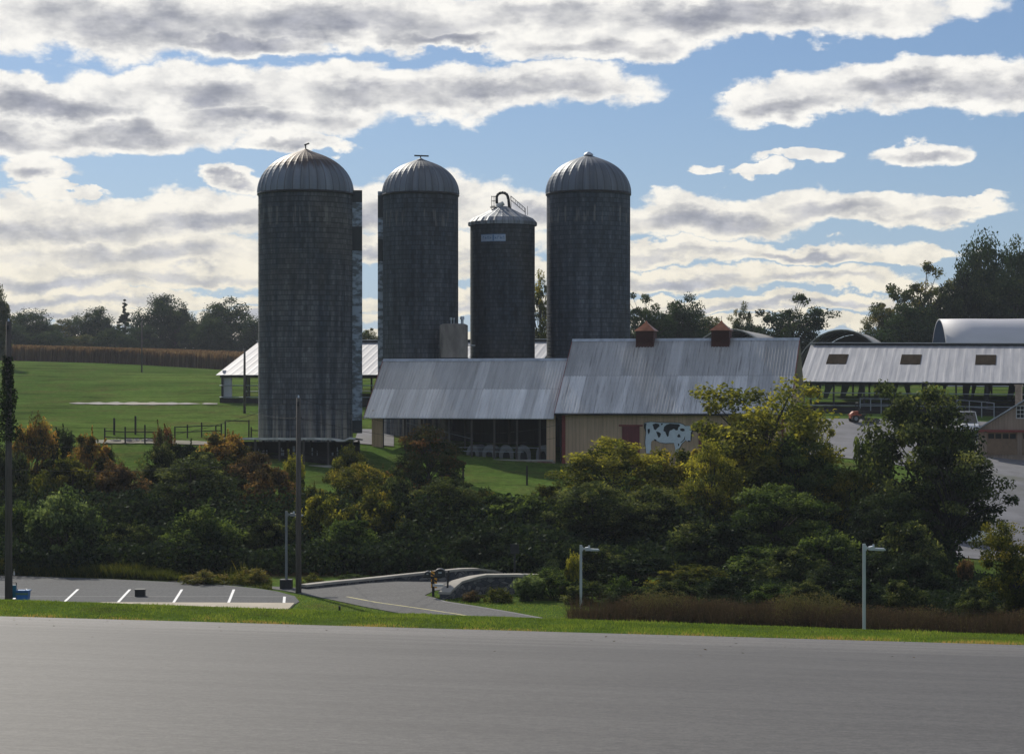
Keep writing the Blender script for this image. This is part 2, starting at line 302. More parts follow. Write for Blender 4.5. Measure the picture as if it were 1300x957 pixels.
M = {
 'bark': simple('bark', (.060, .048, .038), .9, 0, .4, 4, (1, 1, .25)),
 'barkdark': simple('dark_bark', (.030, .026, .022), .9, 0, .4, 4, (1, 1, .25)),
 'polewood': simple('weathered_pole_wood', (.085, .075, .068), .9, 0, .35, 3, (4, 4, .2)),
 'oldwood': simple('old_fence_wood', (.030, .027, .025), .9, 0, .4, 3, (1, 1, 1)),
 'palewood': simple('pale_wood', (.22, .18, .13), .85, 0, .3, 3, (3, 3, .4)),
 'galv': simple('galvanised_steel', (.46, .50, .54), .42, .6, .2, 2, (1, 1, .3)),
 'lampmetal': simple('pale_grey_lamp_paint', (.50, .54, .58), .4, .3, .08, 1.5, (1, 1, .3)),
 'lampdark': simple('grey_lamp_paint', (.20, .22, .23), .5, .2, .12, 1.5, (1, 1, .3)),
 'darkmetal': simple('dark_steel', (.035, .036, .040), .5, .5, .3, 3),
 'rail': simple('tube_rail_steel', (.30, .33, .36), .45, .5, .2, 3),
 'concrete': simple('pale_concrete', (.40, .37, .33), .9, 0, .14, 1.2, (1, 1, 1), (.25, .23, .20)),
 'kerb': simple('concrete_slab', (.46, .40, .31), .9, 0, .10, .8, (1, 1, 1)),
 'whitepaint': simple('white_line_paint', (.80, .80, .80), .6, 0, .08, 9, (1, 1, 1), (.35, .35, .35), .60, .72),
 'yellowpaint': simple('yellow_line_paint', (.52, .46, .18), .7, 0, .15, 7, (1, 1, 1), (.25, .24, .2), .5, .7),
 'seam': simple('worn_line', (.26, .26, .26), .8, 0, .15, 5),
 'white': simple('white_gloss_paint', (.78, .79, .80), .3, 0, .04, 2),
 'offwhite': simple('off_white_panel', (.62, .62, .60), .6, 0, .1, 1),
 'wire': simple('wire_sheath', (.02, .02, .022), .95),
 'black': simple('black_plastic', (.012, .012, .013), .5, 0, .2, 4),
 'rubber': simple('tyre_rubber', (.018, .018, .018), .85, 0, .2, 6),
 'glass': simple('dark_glass', (.020, .025, .030), .12, 0, .1, 1),
 'orangepaint': simple('orange_paint', (.34, .075, .03), .6, 0, .12, 3),
 'redtrim': simple('barn_red_trim', (.23, .045, .035), .7, 0, .2, 2),
 'reddoor': simple('faded_red_door', (.17, .038, .040), .75, 0, .2, 2, (4, 4, .3)),
 'cupola': simple('dark_red_louvre', (.080, .026, .020), .8, 0, .2, 4, (1, 1, 6)),
 'copper': simple('copper_sheet', (.42, .17, .085), .45, .5, .25, 2),
 'stone': simple('rubble_stone', (.12, .12, .125), .9, 0, .5, 3.2, (1, 1, 1.6), (.05, .05, .055), .45, .6),
 'capstone': simple('pale_cap_stone', (.38, .35, .30), .85, 0, .18, 1.4),
 'brick': simple('old_brick_sill', (.22, .12, .085), .9, 0, .35, 2.5, (1, 1, 2), (.34, .30, .25), .52, .62),
 'bluepaint': simple('blue_plastic', (.015, .16, .42), .45, 0, .12, 2),
 'greenband': simple('dark_green_band', (.10, .22, .14), .5, 0, .15, 2),
 'teal': simple('teal_plastic', (.02, .20, .30), .45, 0, .12, 2),
 'yellow': simple('marker_yellow', (.75, .34, .03), .5, 0, .08, 3),
 'gravel': None, 'dirt': simple('bare_dirt', (.20, .17, .13), .95, 0, .25, .8, (1, 1, 1), (.12, .13, .07), .45, .7),
 'cowwhite': simple('white_mural_paint', (.72, .78, .82), .7, 0, .08, 2.5),
 'cowblack': simple('black_mural_paint', (.010, .014, .020), .7, 0, .2, 3),
 'signblue': simple('sign_blue', (.12, .22, .42), .5, 0, .1, 2),
 'signpale': simple('sign_pale_blue', (.42, .50, .62), .5, 0, .12, 2),
 'hutch': simple('weathered_white_plastic', (.20, .20, .195), .6, 0, .15, 2),
 'skylight': simple('brown_skylight_sheet', (.045, .036, .027), .95, 0, .25, 1.5, (2, .4, 1), spec=0.),
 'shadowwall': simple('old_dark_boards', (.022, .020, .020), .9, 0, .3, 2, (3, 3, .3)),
 'fabricwhite': simple('white_membrane', (.58, .57, .60), .6, 0, .06, .6, (1, .2, 1)),
 'fabricgreen': simple('dark_green_membrane', (.030, .045, .050), .7, 0, .2, .6),
 'fabricgrey': simple('grey_membrane', (.40, .38, .35), .6, 0, .12, .5),
 'garage': m_siding('tan_clapboard', (.36, .27, .20), .25),
 'siding': m_siding('tan_board_siding', (.58, .40, .255), .30),
 'slat': simple('brown_garage_door', (.23, .155, .095), .8, 0, .2, 3),
}
M['grass'] = m_ground()
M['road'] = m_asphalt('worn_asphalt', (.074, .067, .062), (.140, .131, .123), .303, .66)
M['lot'] = m_asphalt('parking_asphalt', (.072, .076, .082), (.108, .112, .118), .2)
M['lane'] = m_asphalt('lane_asphalt', (.095, .094, .094), (.140, .138, .136), -.5)

M['gravel'] = simple('gravel', (.155, .155, .17), .95, 0, .22, .5, (1, 1, 1), (.10, .105, .09), .50, .72)

# ------------------------------------------------------------------ mesh builder and object helpers
class MB:
    def __init__(s): s.v = []; s.f = []; s.mi = []; s.cur = 0
    def add(s, vs, fs):
        n = len(s.v); s.v += [tuple(x) for x in vs]; s.f += [tuple(i+n for i in f) for f in fs]; s.mi += [s.cur]*len(fs); return s
    def box(s, x0, y0, z0, x1, y1, z1, M_=None):
        vs = [Vector((x, y, z)) for z in (z0, z1) for y in (y0, y1) for x in (x0, x1)]
        if M_ is not None: vs = [M_ @ v for v in vs]
        return s.add(vs, [(0, 2, 3, 1), (4, 5, 7, 6), (0, 1, 5, 4), (2, 6, 7, 3), (1, 3, 7, 5), (0, 4, 6, 2)])
    def bar(s, a, b, w, h=None):
        a, b = Vector(a), Vector(b); d = b-a; L = d.length; h = h or w
        q_ = d.to_track_quat('X', 'Z').to_matrix().to_4x4(); q_.translation = a
        return s.box(0, -w/2, -h/2, L, w/2, h/2, q_)
    def tube(s, a, b, r0, r1=None, n=8, cap=True):
        a, b = Vector(a), Vector(b); r1 = r0 if r1 is None else r1
        q_ = (b-a).to_track_quat('Z', 'Y').to_matrix()
        vs = []
        for c, r in ((a, r0), (b, r1)):
            for i in range(n):
                th = 2*math.pi*i/n; vs.append(c+q_ @ Vector((r*math.cos(th), r*math.sin(th), 0)))
        fs = [(i, (i+1) % n, n+(i+1) % n, n+i) for i in range(n)]
        if cap: fs += [tuple(range(n-1, -1, -1)), tuple(range(n, 2*n))]
        return s.add(vs, fs)
    def path(s, pts, radii, n=6):
        for i in range(len(pts)-1): s.tube(pts[i], pts[i+1], radii[i], radii[i+1], n)
        return s
    def lathe(s, prof, n=48, rib=None, c=(0, 0)):
        vs = []
        for (r, z) in prof:
            for i in range(n):
                th = 2*math.pi*i/n; k = rib(i, r, z) if rib else 1
                vs.append((c[0]+r*k*math.cos(th), c[1]+r*k*math.sin(th), z))
        fs = []
        for j in range(len(prof)-1):
            for i in range(n): fs.append((j*n+i, j*n+(i+1) % n, (j+1)*n+(i+1) % n, (j+1)*n+i))
        return s.add(vs, fs)
    def prism(s, poly, axis, a, b):
        """poly in the two remaining axes, extruded from a to b along axis"""
        def pt(u, v_, w):
            return {'x': (w, u, v_), 'y': (u, w, v_), 'z': (u, v_, w)}[axis]
        n = len(poly); vs = [pt(u, v_, a) for u, v_ in poly]+[pt(u, v_, b) for u, v_ in poly]
        fs = [(i, (i+1) % n, n+(i+1) % n, n+i) for i in range(n)]+[tuple(range(n-1, -1, -1)), tuple(range(n, 2*n))]
        return s.add(vs, fs)
    def build(s, name, mat, parent=None, smooth=False, loc=None, rotz=0, bevel=0):
        me = bpy.data.meshes.new(name); me.from_pydata(s.v, [], s.f); me.update()
        import bmesh
        bm = bmesh.new(); bm.from_mesh(me); bmesh.ops.recalc_face_normals(bm, faces=bm.faces)
        if bevel: bmesh.ops.bevel(bm, geom=[e for e in bm.edges if e.is_manifold and e.calc_face_angle(0) > .7], offset=bevel, segments=2, affect='EDGES', clamp_overlap=True)
        bm.to_mesh(me); bm.free()
        for m_ in (mat if isinstance(mat, (list, tuple)) else [mat]): me.materials.append(m_)
        if isinstance(mat, (list, tuple)) and not bevel:
            for p_, i in zip(me.polygons, s.mi): p_.material_index = i
        if smooth: me.shade_smooth()
        o = bpy.data.objects.new(name, me); col.objects.link(o)
        if parent is not None: o.parent = parent
        if loc is not None: o.location = loc
        if rotz: o.rotation_euler = (0, 0, rotz)
        return o
def tag(o, label=None, cat=None, group=None, kind=None):
    if label: o['label'] = label
    if cat: o['category'] = cat
    if group: o['group'] = group
    if kind: o['kind'] = kind
    return o
def thing(name, label, cat, loc=(0, 0, 0), rotz=0, group=None):
    o = bpy.data.objects.new(name, None); col.objects.link(o); o.location = loc; o.rotation_euler = (0, 0, rotz)
    o.empty_display_size = .3
    return tag(o, label, cat, group)
def dup(root, loc, rotz=0, label=None, group=None, scale=None):
    r = root.copy(); col.objects.link(r); r.location = loc; r.rotation_euler = (0, 0, rotz)
    if scale: r.scale = scale
    if label: r['label'] = label
    if group: r['group'] = group
    for ch in list(root.children):
        c = ch.copy(); col.objects.link(c); c.parent = r
        for g in list(ch.children):
            d_ = g.copy(); col.objects.link(d_); d_.parent = c
    return r
def quadmesh(name, V, mat, tint=None, parent=None, nv=4):
    """V: (N*nv,3) array, one face for every nv vertices, built quickly"""
    N = len(V)//nv; me = bpy.data.meshes.new(name)
    me.vertices.add(N*nv); me.vertices.foreach_set('co', V.astype(np.float32).ravel())
    me.loops.add(N*nv); me.loops.foreach_set('vertex_index', np.arange(N*nv, dtype=np.int32))
    me.polygons.add(N); me.polygons.foreach_set('loop_start', np.arange(0, N*nv, nv, dtype=np.int32))
    me.polygons.foreach_set('loop_total', np.full(N, nv, dtype=np.int32))
    me.update(calc_edges=True)
    if tint is not None:
        a = me.attributes.new('tint', 'FLOAT', 'FACE'); a.data.foreach_set('value', tint.astype(np.float32))
    me.materials.append(mat)
    o = bpy.data.objects.new(name, me); col.objects.link(o)
    if parent is not None: o.parent = parent
    return o

# ------------------------------------------------------------------ lie of the land
def sstep(t): t = np.clip(t, 0, 1); return t*t*(3-2*t)
CP = []
def cp(px, py, d): CP.append(((px-650)/F*d, d, WZ(py, d)))
for x in (-110, -70, -40, -15, 0, 15): CP += [(x, 112, 0), (x, 120, .3)]
for x in (25, 45, 80, 110): CP += [(x, 112, -.5), (x, 122, -.5)]
cp(590, 628, 140); cp(720, 628, 140); cp(420, 628, 139); cp(590, 597, 158); cp(720, 598, 158); cp(400, 594, 153)
cp(860, 600, 160); cp(1000, 602, 157); cp(860, 640, 138)
cp(100, 585, 148); cp(0, 590, 148); cp(250, 575, 152); cp(150, 550, 170); cp(30, 545, 172); cp(260, 553, 170)
cp(380, 562, 162); cp(460, 560, 172); cp(388, 555, 175); cp(200, 513, 222); cp(60, 512, 224); cp(100, 490, 258); cp(0, 486, 262)
cp(300, 511, 222); cp(250, 486, 262); cp(150, 462, 338); cp(0, 458, 338); cp(290, 470, 338); cp(-100, 455, 338)
cp(650, 545, 185); cp(800, 560, 178); cp(950, 560, 180); cp(500, 520, 215); cp(650, 512, 225); cp(800, 518, 215)
cp(1020, 523, 206); cp(1150, 525, 203); cp(1300, 528, 200); cp(1060, 535, 197); cp(1180, 538, 195)
cp(1060, 577, 172); cp(1130, 585, 168); cp(1270, 578, 186); cp(1340, 578, 184); cp(1290, 640, 158); cp(1180, 655, 146); cp(1250, 698, 140); cp(1230, 716, 132); cp(1290, 720, 130)
CP += [(x, 260, 10.3) for x in (0, 40, 80)]+[(x, 320, 11.6) for x in (0, 50, 110)]+[(x, 480, 14.5) for x in (30, 110)]
CP += [(-110, 480, 15.8), (-40, 480, 15.0), (-60, 400, 14.75), (-110, 400, 15.3), (-42, 400, 14.0), (110, 200, 7.6), (110, 150, 2.5), (-110, 180, 7.5), (-110, 150, 5.2)]
CPA = np.array(CP); XY = CPA[:, :2]/100
def tps(r2): return np.where(r2 > 1e-12, r2*np.log(np.maximum(r2, 1e-12))*.5, 0)
K = tps(((XY[:, None]-XY[None])**2).sum(-1))+np.eye(len(XY))*.004
Pm = np.hstack([np.ones((len(XY), 1)), XY])
Asys = np.block([[K, Pm], [Pm.T, np.zeros((3, 3))]])
SOL = np.linalg.solve(Asys, np.concatenate([CPA[:, 2], np.zeros(3)]))
def hill(x, y):
    xx = np.clip(x, -112, 112)/100; yy = np.clip(y, 112, 482)/100
    out = SOL[-3]+SOL[-2]*xx+SOL[-1]*yy
    for i, (cx, cy) in enumerate(XY): out = out+SOL[i]*tps((xx-cx)**2+(yy-cy)**2)
    return out
EX, EY, NX, NY = -17.2, 70.0, .299, .954
def H(x, y):
    x = np.asarray(x, float); y = np.asarray(y, float)
    s = (x-EX)*NX+(y-EY)*NY
    zp = 8.6-.0912*y-.0201*x
    sp = np.maximum(s, 0); ze = 8.6-.0912*(y-sp*NY)-.0201*(x-sp*NX)
    crest = ze+(np.clip(2.68, ze-.15, ze+.3)-ze)*sstep(s/3.4)
    z0 = -.5*sstep((x-8)/12)
    w = sstep((y-112)/13)
    low = z0 if np.all(y < 112) else (1-w)*z0+w*hill(x, y)
    t = sstep((s-3.4)/14)
    return np.where(s <= 0, zp, (1-t)*crest+t*low)
def h(x, y): return float(H(np.array([x]), np.array([y]))[0])
def grow(a, b, step, far, g=1.12):
    c = list(np.arange(a, b+1e-6, step)); st = step
    while c[-1] < far: st *= g; c.append(c[-1]+st)
    st = step; lo = [c[0]]
    while lo[-1] > -far: st *= g; lo.append(lo[-1]-st)
    return np.array(lo[1:][::-1]+c)
gx = grow(-50, 50, .9, 3000)
gy = [-1500, -900, -500, -300, -180, -110]+list(np.arange(-60, 50, 4.))+list(np.arange(50, 125, .9))+list(np.arange(125, 350, 2.)); st = 2.
while gy[-1] < 3000: st *= 1.13; gy.append(gy[-1]+st)
gy = np.array(gy)
GX, GY = np.meshgrid(gx, gy); GZ = H(GX.ravel(), GY.ravel())
nx_, ny_ = len(gx), len(gy)
idx = np.arange(nx_*ny_).reshape(ny_, nx_)
fc = np.stack([idx[:-1, :-1], idx[:-1, 1:], idx[1:, 1:], idx[1:, :-1]], -1).reshape(-1, 4)
me = bpy.data.meshes.new('ground'); me.from_pydata(np.stack([GX.ravel(), GY.ravel(), GZ], -1).tolist(), [], fc.tolist()); me.shade_smooth()
me.materials.append(M['grass']); go = bpy.data.objects.new('ground', me); col.objects.link(go); tag(go, kind='structure')

# foreground pavement (on the slope the viewer stands on)
def zp(x, y): return 8.6-.0912*y-.0201*x
EDX, EDY = NY, -NX
def on_edge(t, s): return (EX+EDX*t+NX*s, EY+EDY*t+NY*s)
mb = MB(); pts = []
rng = random.Random(3)
ts = np.arange(-90, 150, 1.2)
top = [on_edge(t, rng.uniform(-.06, .06)) for t in ts]; bot = [on_edge(t, -110) for t in ts]
vs = [(x, y, zp(x, y)+.03) for x, y in top]+[(x, y, zp(x, y)+.03) for x, y in bot]; n = len(ts)
mb.add(vs, [(i, i+1, n+i+1, n+i) for i in range(n-1)])
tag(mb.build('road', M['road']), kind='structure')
def flat(name, poly, z, mat, kind='structure', pts_are_px=True):
    vs = []
    for (a, b) in poly:
        if pts_are_px: d = F*ZC/(b-YH); vs.append(((a-650)/F*d, d, z))
        else: vs.append((a, b, z))
    m_ = MB(); n_ = len(vs); m_.add(vs+[(x, y, z-.15) for x, y, _ in vs], [tuple(range(n_))]+[(i, (i+1) % n_, n_+(i+1) % n_, n_+i) for i in range(n_)])
    o = m_.build(name, mat)
    if kind: tag(o, kind=kind)
    return o
flat('parking_lot', [(-260, 768), (155, 767), (375, 767), (380, 764), (374, 757), (352, 751), (325, 747), (290, 743.5), (215, 739), (130, 735), (20, 731.5), (-260, 726)], .030, M['lot'])
flat('access_road', [(214, 738.2), (288, 742.0), (327, 745.5), (358, 749.5), (384, 754.5), (418, 761), (465, 771), (511, 779.5), (560, 789), (640, 803), (760, 826), (900, 840), (860, 815),
   (780, 801), (701, 787), (652, 777.5), (601, 769), (566, 763.5), (551, 759), (539, 756), (552, 750), (575, 747), (620, 743), (690, 741), (760, 738), (760, 731), (690, 734), (625, 737), (600, 737), (551, 738.5), (500, 738), (440, 742), (385, 747), (340, 744.5), (290, 740.5)], .034, M['lane'])
def gpx(px, py, z=0.):
    d = F*(ZC-z)/(py-YH); return Vector(((px-650)/F*d, d, z))
def stripe(name, pts_, w, z, mat, kind='structure'):
    m_ = MB(); P_ = [gpx(*q_) for q_ in pts_]
    for a, b in zip(P_[:-1], P_[1:]):
        d_ = (b-a).normalized(); n_ = Vector((-d_.y, d_.x, 0))*w/2
        m_.add([(a+n_).to_tuple()[:2]+(z,), (b+n_).to_tuple()[:2]+(z,), (b-n_).to_tuple()[:2]+(z,), (a-n_).to_tuple()[:2]+(z,)], [(0, 1, 2, 3)])
    return tag(m_.build(name, mat), kind=kind)
for (xn, yn, xf, yf) in ((-56, 765, -33, 748), (12.5, 765, 33, 748), (82, 764.5, 99, 748.5), (149, 766, 165, 748.8), (220, 766, 231, 748.8), (290, 766, 297, 748.8), (360.5, 766, 361.2, 758)):
    stripe('road_marking', [(xn, yn), (xf, yf)], .13, .038, M['whitepaint'])
stripe('road_marking', [(-100, 757.4), (100, 757.6), (374, 757.8)], .10, .035, M['seam'])
stripe('road_marking', [(440, 758), (477, 765), (530, 772.5), (580, 780), (640, 791), (700, 803)], .13, .039, M['yellowpaint'])
stripe('road_marking', [(551, 760.2), (566, 764.6), (601, 770), (652, 778.6), (701, 788)], .09, .040, M['seam'])
# concrete pad at the head of the bays
pd = MB(); q4 = [gpx(*q_) for q_ in ((120, 777), (365, 776.5), (374, 767.5), (128, 766.5))]
pd.add([(v.x, v.y, .0) for v in q4]+[(v.x, v.y, .10) for v in q4], [(0, 1, 2, 3), (4, 5, 6, 7), (0, 1, 5, 4), (1, 2, 6, 5), (2, 3, 7, 6), (3, 0, 4, 7)])
tag(pd.build('pavement', M['kerb']), kind='structure')

def ribbon(name, L, Rr, mat, lift=.06, n=4, sub=6):
    """sheet that follows the ground between two edge lines"""
    def res(P_):
        out = []
        for a, b in zip(P_[:-1], P_[1:]):
            for k in range(sub): t = k/sub; out.append((a[0]*(1-t)+b[0]*t, a[1]*(1-t)+b[1]*t))
        return out+[P_[-1]]
    A, B = res(L), res(Rr); V = []
    for a, b in zip(A, B):
        for k in range(n+1):
            t = k/n; x = a[0]*(1-t)+b[0]*t; y = a[1]*(1-t)+b[1]*t; V.append((x, y, h(x, y)+lift))
    m_ = MB(); w = n+1
    m_.add(V, [(i*w+k, i*w+k+1, (i+1)*w+k+1, (i+1)*w+k) for i in range(len(A)-1) for k in range(n)])
    return tag(m_.build(name, mat, smooth=True), kind='structure')
def wx(px, d): return ((px-650)/F*d, d)
ribbon('farm_yard', [wx(1020, 170), wx(1015, 178), wx(1015, 186), wx(1022, 194), wx(1030, 199)], [wx(1440, 160), wx(1440, 170), wx(1440, 182), wx(1420, 190), wx(1400, 196)], M['gravel'], .06, 14, 8)
ribbon('farm_lane', [wx(1195, 134), wx(1208, 142), wx(1215, 150), wx(1205, 158), wx(1180, 165), wx(1150, 171)], [wx(1330, 134), wx(1330, 142), wx(1350, 150), wx(1370, 158), wx(1380, 164), wx(1400, 171)], M['gravel'], .065, 10, 8)
rg_t = random.Random(31); nt_ = 46
tl_ = []; tr_ = []
for i in range(nt_+1):
    px_ = 88+i*(276-88)/nt_; c_d = 222.5-3.2*(i/nt_); w_d = 3.4*math.sin(math.pi*min(1, (i+1)/nt_*1.1))**.5 if i < nt_*.9 else 1.6
    w_d *= .55+.45*math.sin(i*.55)**2+.25*rg_t.random(); tl_.append(wx(px_, c_d-w_d*.6)); tr_.append(wx(px_, c_d+w_d))
ribbon('farm_track', tl_, tr_, simple('damp_track', (.15, .14, .13), .8, 0, .25, .5, (1, 1, 1), (.20, .17, .12), .5, .65), .09, 3, 1)
ribbon('farm_path', [wx(120, 157), wx(180, 157), wx(250, 157), wx(300, 157)], [wx(120, 160), wx(180, 160), wx(250, 160), wx(300, 159)], M['dirt'], .08, 3, 8)
ribbon('farm_yard_dirt', [wx(448, 168), wx(452, 176), wx(455, 184)], [wx(500, 168), wx(500, 176), wx(500, 184)], M['gravel'], .08, 3, 8)

FR = -R(14)                                  # the whole farmstead is set out on one bearing
U = Vector((math.cos(FR), math.sin(FR), 0)); V_ = Vector((-math.sin(FR), math.cos(FR), 0))

# ------------------------------------------------------------------ roofs
def ribbed_roof(L, pitch, ys, zs, x0=0., thick=.05, rib=.045, taper=None):
    """ribbed sheet; ys/zs go from the low edge to the high edge of one slope"""
    m_ = MB(); n_ = int(round(L/pitch)); xs = []
    for i in range(n_):
        a = x0+i*L/n_; w = L/n_
        xs += [(a, 0), (a+w*.55, 0), (a+w*.68, rib), (a+w*.87, rib)]
    xs.append((x0+L, 0))
    k = len(xs); vs = []
    for y, z in zip(ys, zs):
        vs += [(x, y, z+r) for x, r in xs]
    for y, z in zip(ys, zs):
        vs += [(x0, y, z-thick), (x0+L, y, z-thick)]
    fs = []
    nr = len(ys)
    for j in range(nr-1): fs += [(j*k+i, j*k+i+1, (j+1)*k+i+1, (j+1)*k+i) for i in range(k-1)]
    b = nr*k
    for j in range(nr-1):
        fs.append((b+2*j, b+2*j+2, b+2*j+3, b+2*j+1))
        fs.append((j*k, (j+1)*k, b+2*j+2, b+2*j)); fs.append((j*k+k-1, b+2*j+1, b+2*j+3, (j+1)*k+k-1))
    for i in range(0, k-1, 1): pass
    fs.append(tuple([b, b+1]+[k-1-i for i in range(k)]))
    m_.add(vs, fs); return m_
MR1 = m_metal_roof('galvanised_roof_rust_streaked', (.66, .66, .66), (.15, .135, .13), rusty=.75, split=3.3, seed=1.)
MR2 = m_metal_roof('galvanised_roof_brown_course', (.74, .74, .73), (.30, .26, .23), rusty=.45, split=2.6, seed=4.)
MRW = m_metal_roof('pale_painted_roof', (.45, .45, .47), (.36, .34, .34), rusty=.25, panels=False, seed=7.)
def gable_roof(root, L, w, b, ze, zr, zb, x0, mat, pitch=.24, over=0., name='roof', rib=.045):
    """front slope y 0..w, back slope w..w+b"""
    ribbed_roof(L, pitch, [-over, w*.5, w], [ze-over*(zr-ze)/w, (ze+zr)/2, zr], x0, rib=rib).build(name, mat, root)
    ribbed_roof(L, pitch*2, [w+b, w+.02], [zb, zr], x0, rib=rib).build('back_roof', mat, root)
    MB().prism([(w-.22, zr-.13), (w, zr+.09), (w+.22, zr-.15), (w, zr+.02)], 'x', x0-.02, x0+L+.02).build('ridge_cap', M['galv'], root)

# ------------------------------------------------------------------ right barn
p0 = W(704, 524, 163); gz = 4.05
barn = thing('barn', 'tan barn with weathered tin roof, twin red cupolas and painted cow', 'barn', (p0.x, p0.y, 0), FR)
BL, BW, BB, BE, BRZ, BBZ = 18.35, 6.63, 4.3, 8.21, 14.03, 9.0
gable_roof(barn, BL, BW, BB, BE, BRZ, BBZ, 0, MR1)
fw, fb, fx0, fx1 = .5, BW+BB-.3, .5, BL-.5
def zfront(y): return BE+(BRZ-BE)*y/BW-.10
def zback(y): return BRZ-(BRZ-BBZ)*(y-BW)/BB-.12
w_ = MB()
w_.box(fx0, fw, gz-.8, fx1, fw+.15, zfront(fw))
w_.box(fx0, fb-.15, gz-.8, fx1, fb, zback(fb))
gp = [(fw+.15, gz-.8), (fw+.15, zfront(fw+.15)), (BW, zfront(BW)), (fb-.15, zback(fb-.15)), (fb-.15, gz-.8)]
w_.prism(gp, 'x', fx0, fx0+.15).prism(gp, 'x', fx1-.15, fx1)
w_.build('wall', M['siding'], barn)
for xa_, xb_ in ((fx0-.02, fx0+.26), (fx1-.2, fx1+.02)): MB().box(xa_, fw-.04, gz-.8, xb_, fw-.003, zfront(fw)-.25).build('corner_trim', M['redtrim'], barn)
for xx in (-.035, BL+.003):
    rt = MB(); rt.add([(xx, -.02, BE-.22), (xx, -.02, BE+.03), (xx, BW, BRZ+.05), (xx, BW, BRZ-.2)]+[(xx+.03, -.02, BE-.22), (xx+.03, -.02, BE+.03), (xx+.03, BW, BRZ+.05), (xx+.03, BW, BRZ-.2)],
           [(0, 1, 2, 3), (7, 6, 5, 4), (0, 4, 5, 1), (1, 5, 6, 2), (2, 6, 7, 3), (3, 7, 4, 0)]); rt.build('rake_trim', M['redtrim'], barn)
MB().box(fx0, fw-.22, gz-.8, fx1, fw-.003, gz+.05).build('foundation', M['brick'], barn)
ea = MB(); ea.tube((0, -.08, BE-.10), (BL, -.08, BE-.10), .07, n=8); ea.tube((.12, -.08, BE-.12), (.38, .40, BE-.7), .045).tube((.38, .40, BE-.7), (.38, .42, gz), .045)
ea.build('gutter', M['darkmetal'], barn)
def on_front(px):                          # local x along the barn front for a photo column
    k = (px-650)/F; a = p0.x+V_.x*fw; b = p0.y+V_.y*fw
    return (k*b-a)/(U.x-k*U.y)
def zf(px, py): x = on_front(px); return WZ(py, (p0+U*x+V_*fw).y)
for (xa, xb, yt) in ((790, 812, 541), (887, 912, 543)):
    xa_, xb_ = on_front(xa), on_front(xb)
    d_ = MB().box(xa_, fw-.07, gz+.08, xb_, fw-.004, zf(xa, yt)).build('door', M['reddoor'], barn)
    MB().box(xa_-.25, fw-.11, zf(xa, yt)+.003, xb_+.25, fw-.004, zf(xa, yt)+.12).build('door_track', M['redtrim'], d_)
    MB().box(xb_-.25, fw-.10, gz+1.1, xb_-.17, fw-.072, gz+1.35).build('handle', M['darkmetal'], d_)
def mural(pts_, t0, t1, name, mat, parent):
    poly = [(on_front(780+a/8.667), zf(780+a/8.667, 520+b/8.667)) for a, b in pts_]
    return MB().prism(poly, 'y', fw-t1, fw-t0).build(name, mat, parent)
cow = [(330,150),(360,140),(400,134),(480,142),(560,145),(650,146),(720,150),(755,162),(780,180),(800,178),(830,178),(852,195),(858,225),(852,262),(846,300),(838,343),(822,352),(800,348),(788,332),(765,352),(742,372),(728,400),(712,430),(706,462),(690,476),(668,474),(672,440),(664,400),(656,366),(610,366),(560,368),(500,360),(478,348),(452,336),(424,336),(406,352),(402,390),(404,440),(398,480),(350,480),(346,420),(340,360),(345,300),(350,245),(334,205)]
cm = mural(cow, .006, .035, 'cow_mural', M['cowwhite'], barn)
def outline(pts_, wd):
    cx = sum(a for a, b in pts_)/len(pts_); cy = sum(b for a, b in pts_)/len(pts_); out = []
    for a, b in pts_:
        l = math.hypot(a-cx, b-cy); out.append((a+(a-cx)/l*wd, b+(b-cy)/l*wd))
    return out
mural(outline(cow, 7), .002, .020, 'outline', M['cowblack'], cm)
pat = MB()
for pl in ([(420,162),(455,150),(492,158),(497,182),(470,205),(458,222),(436,215),(430,190)], [(460,240),(490,245),(513,262),(508,288),(490,312),(478,290)],
           [(512,152),(530,150),(534,162),(516,170)], [(548,188),(575,165),(610,152),(660,156),(712,158),(724,176),(704,196),(698,224),(676,226),(655,210),(632,222),(612,228),(602,250),(596,290),(582,298),(570,268),(560,243),(540,232)],
           [(720,212),(745,204),(770,210),(776,232),(752,238),(730,230)], [(692,290),(712,262),(724,282),(730,300),(700,305)], [(332,152),(354,150),(348,190),(350,250),(338,235),(330,190)],
           [(366,212),(390,210),(392,240),(380,272),(368,250)], [(436,322),(465,330),(460,345),(440,342)], [(762,330),(778,285),(776,328),(742,360),(722,366)], [(700,372),(716,374),(712,398),(702,400)],
           [(806,338),(834,338),(828,352),(808,352)], [(848,212),(880,206),(908,208),(902,236),(872,236),(852,242)], [(842,248),(856,232),(850,290),(838,340)]):
    poly = [(on_front(780+a/8.667), zf(780+a/8.667, 520+b/8.667)) for a, b in pl]; pat.prism(poly, 'y', fw-.044, fw-.037)
pat.build('cow_patches', M['cowblack'], cm)
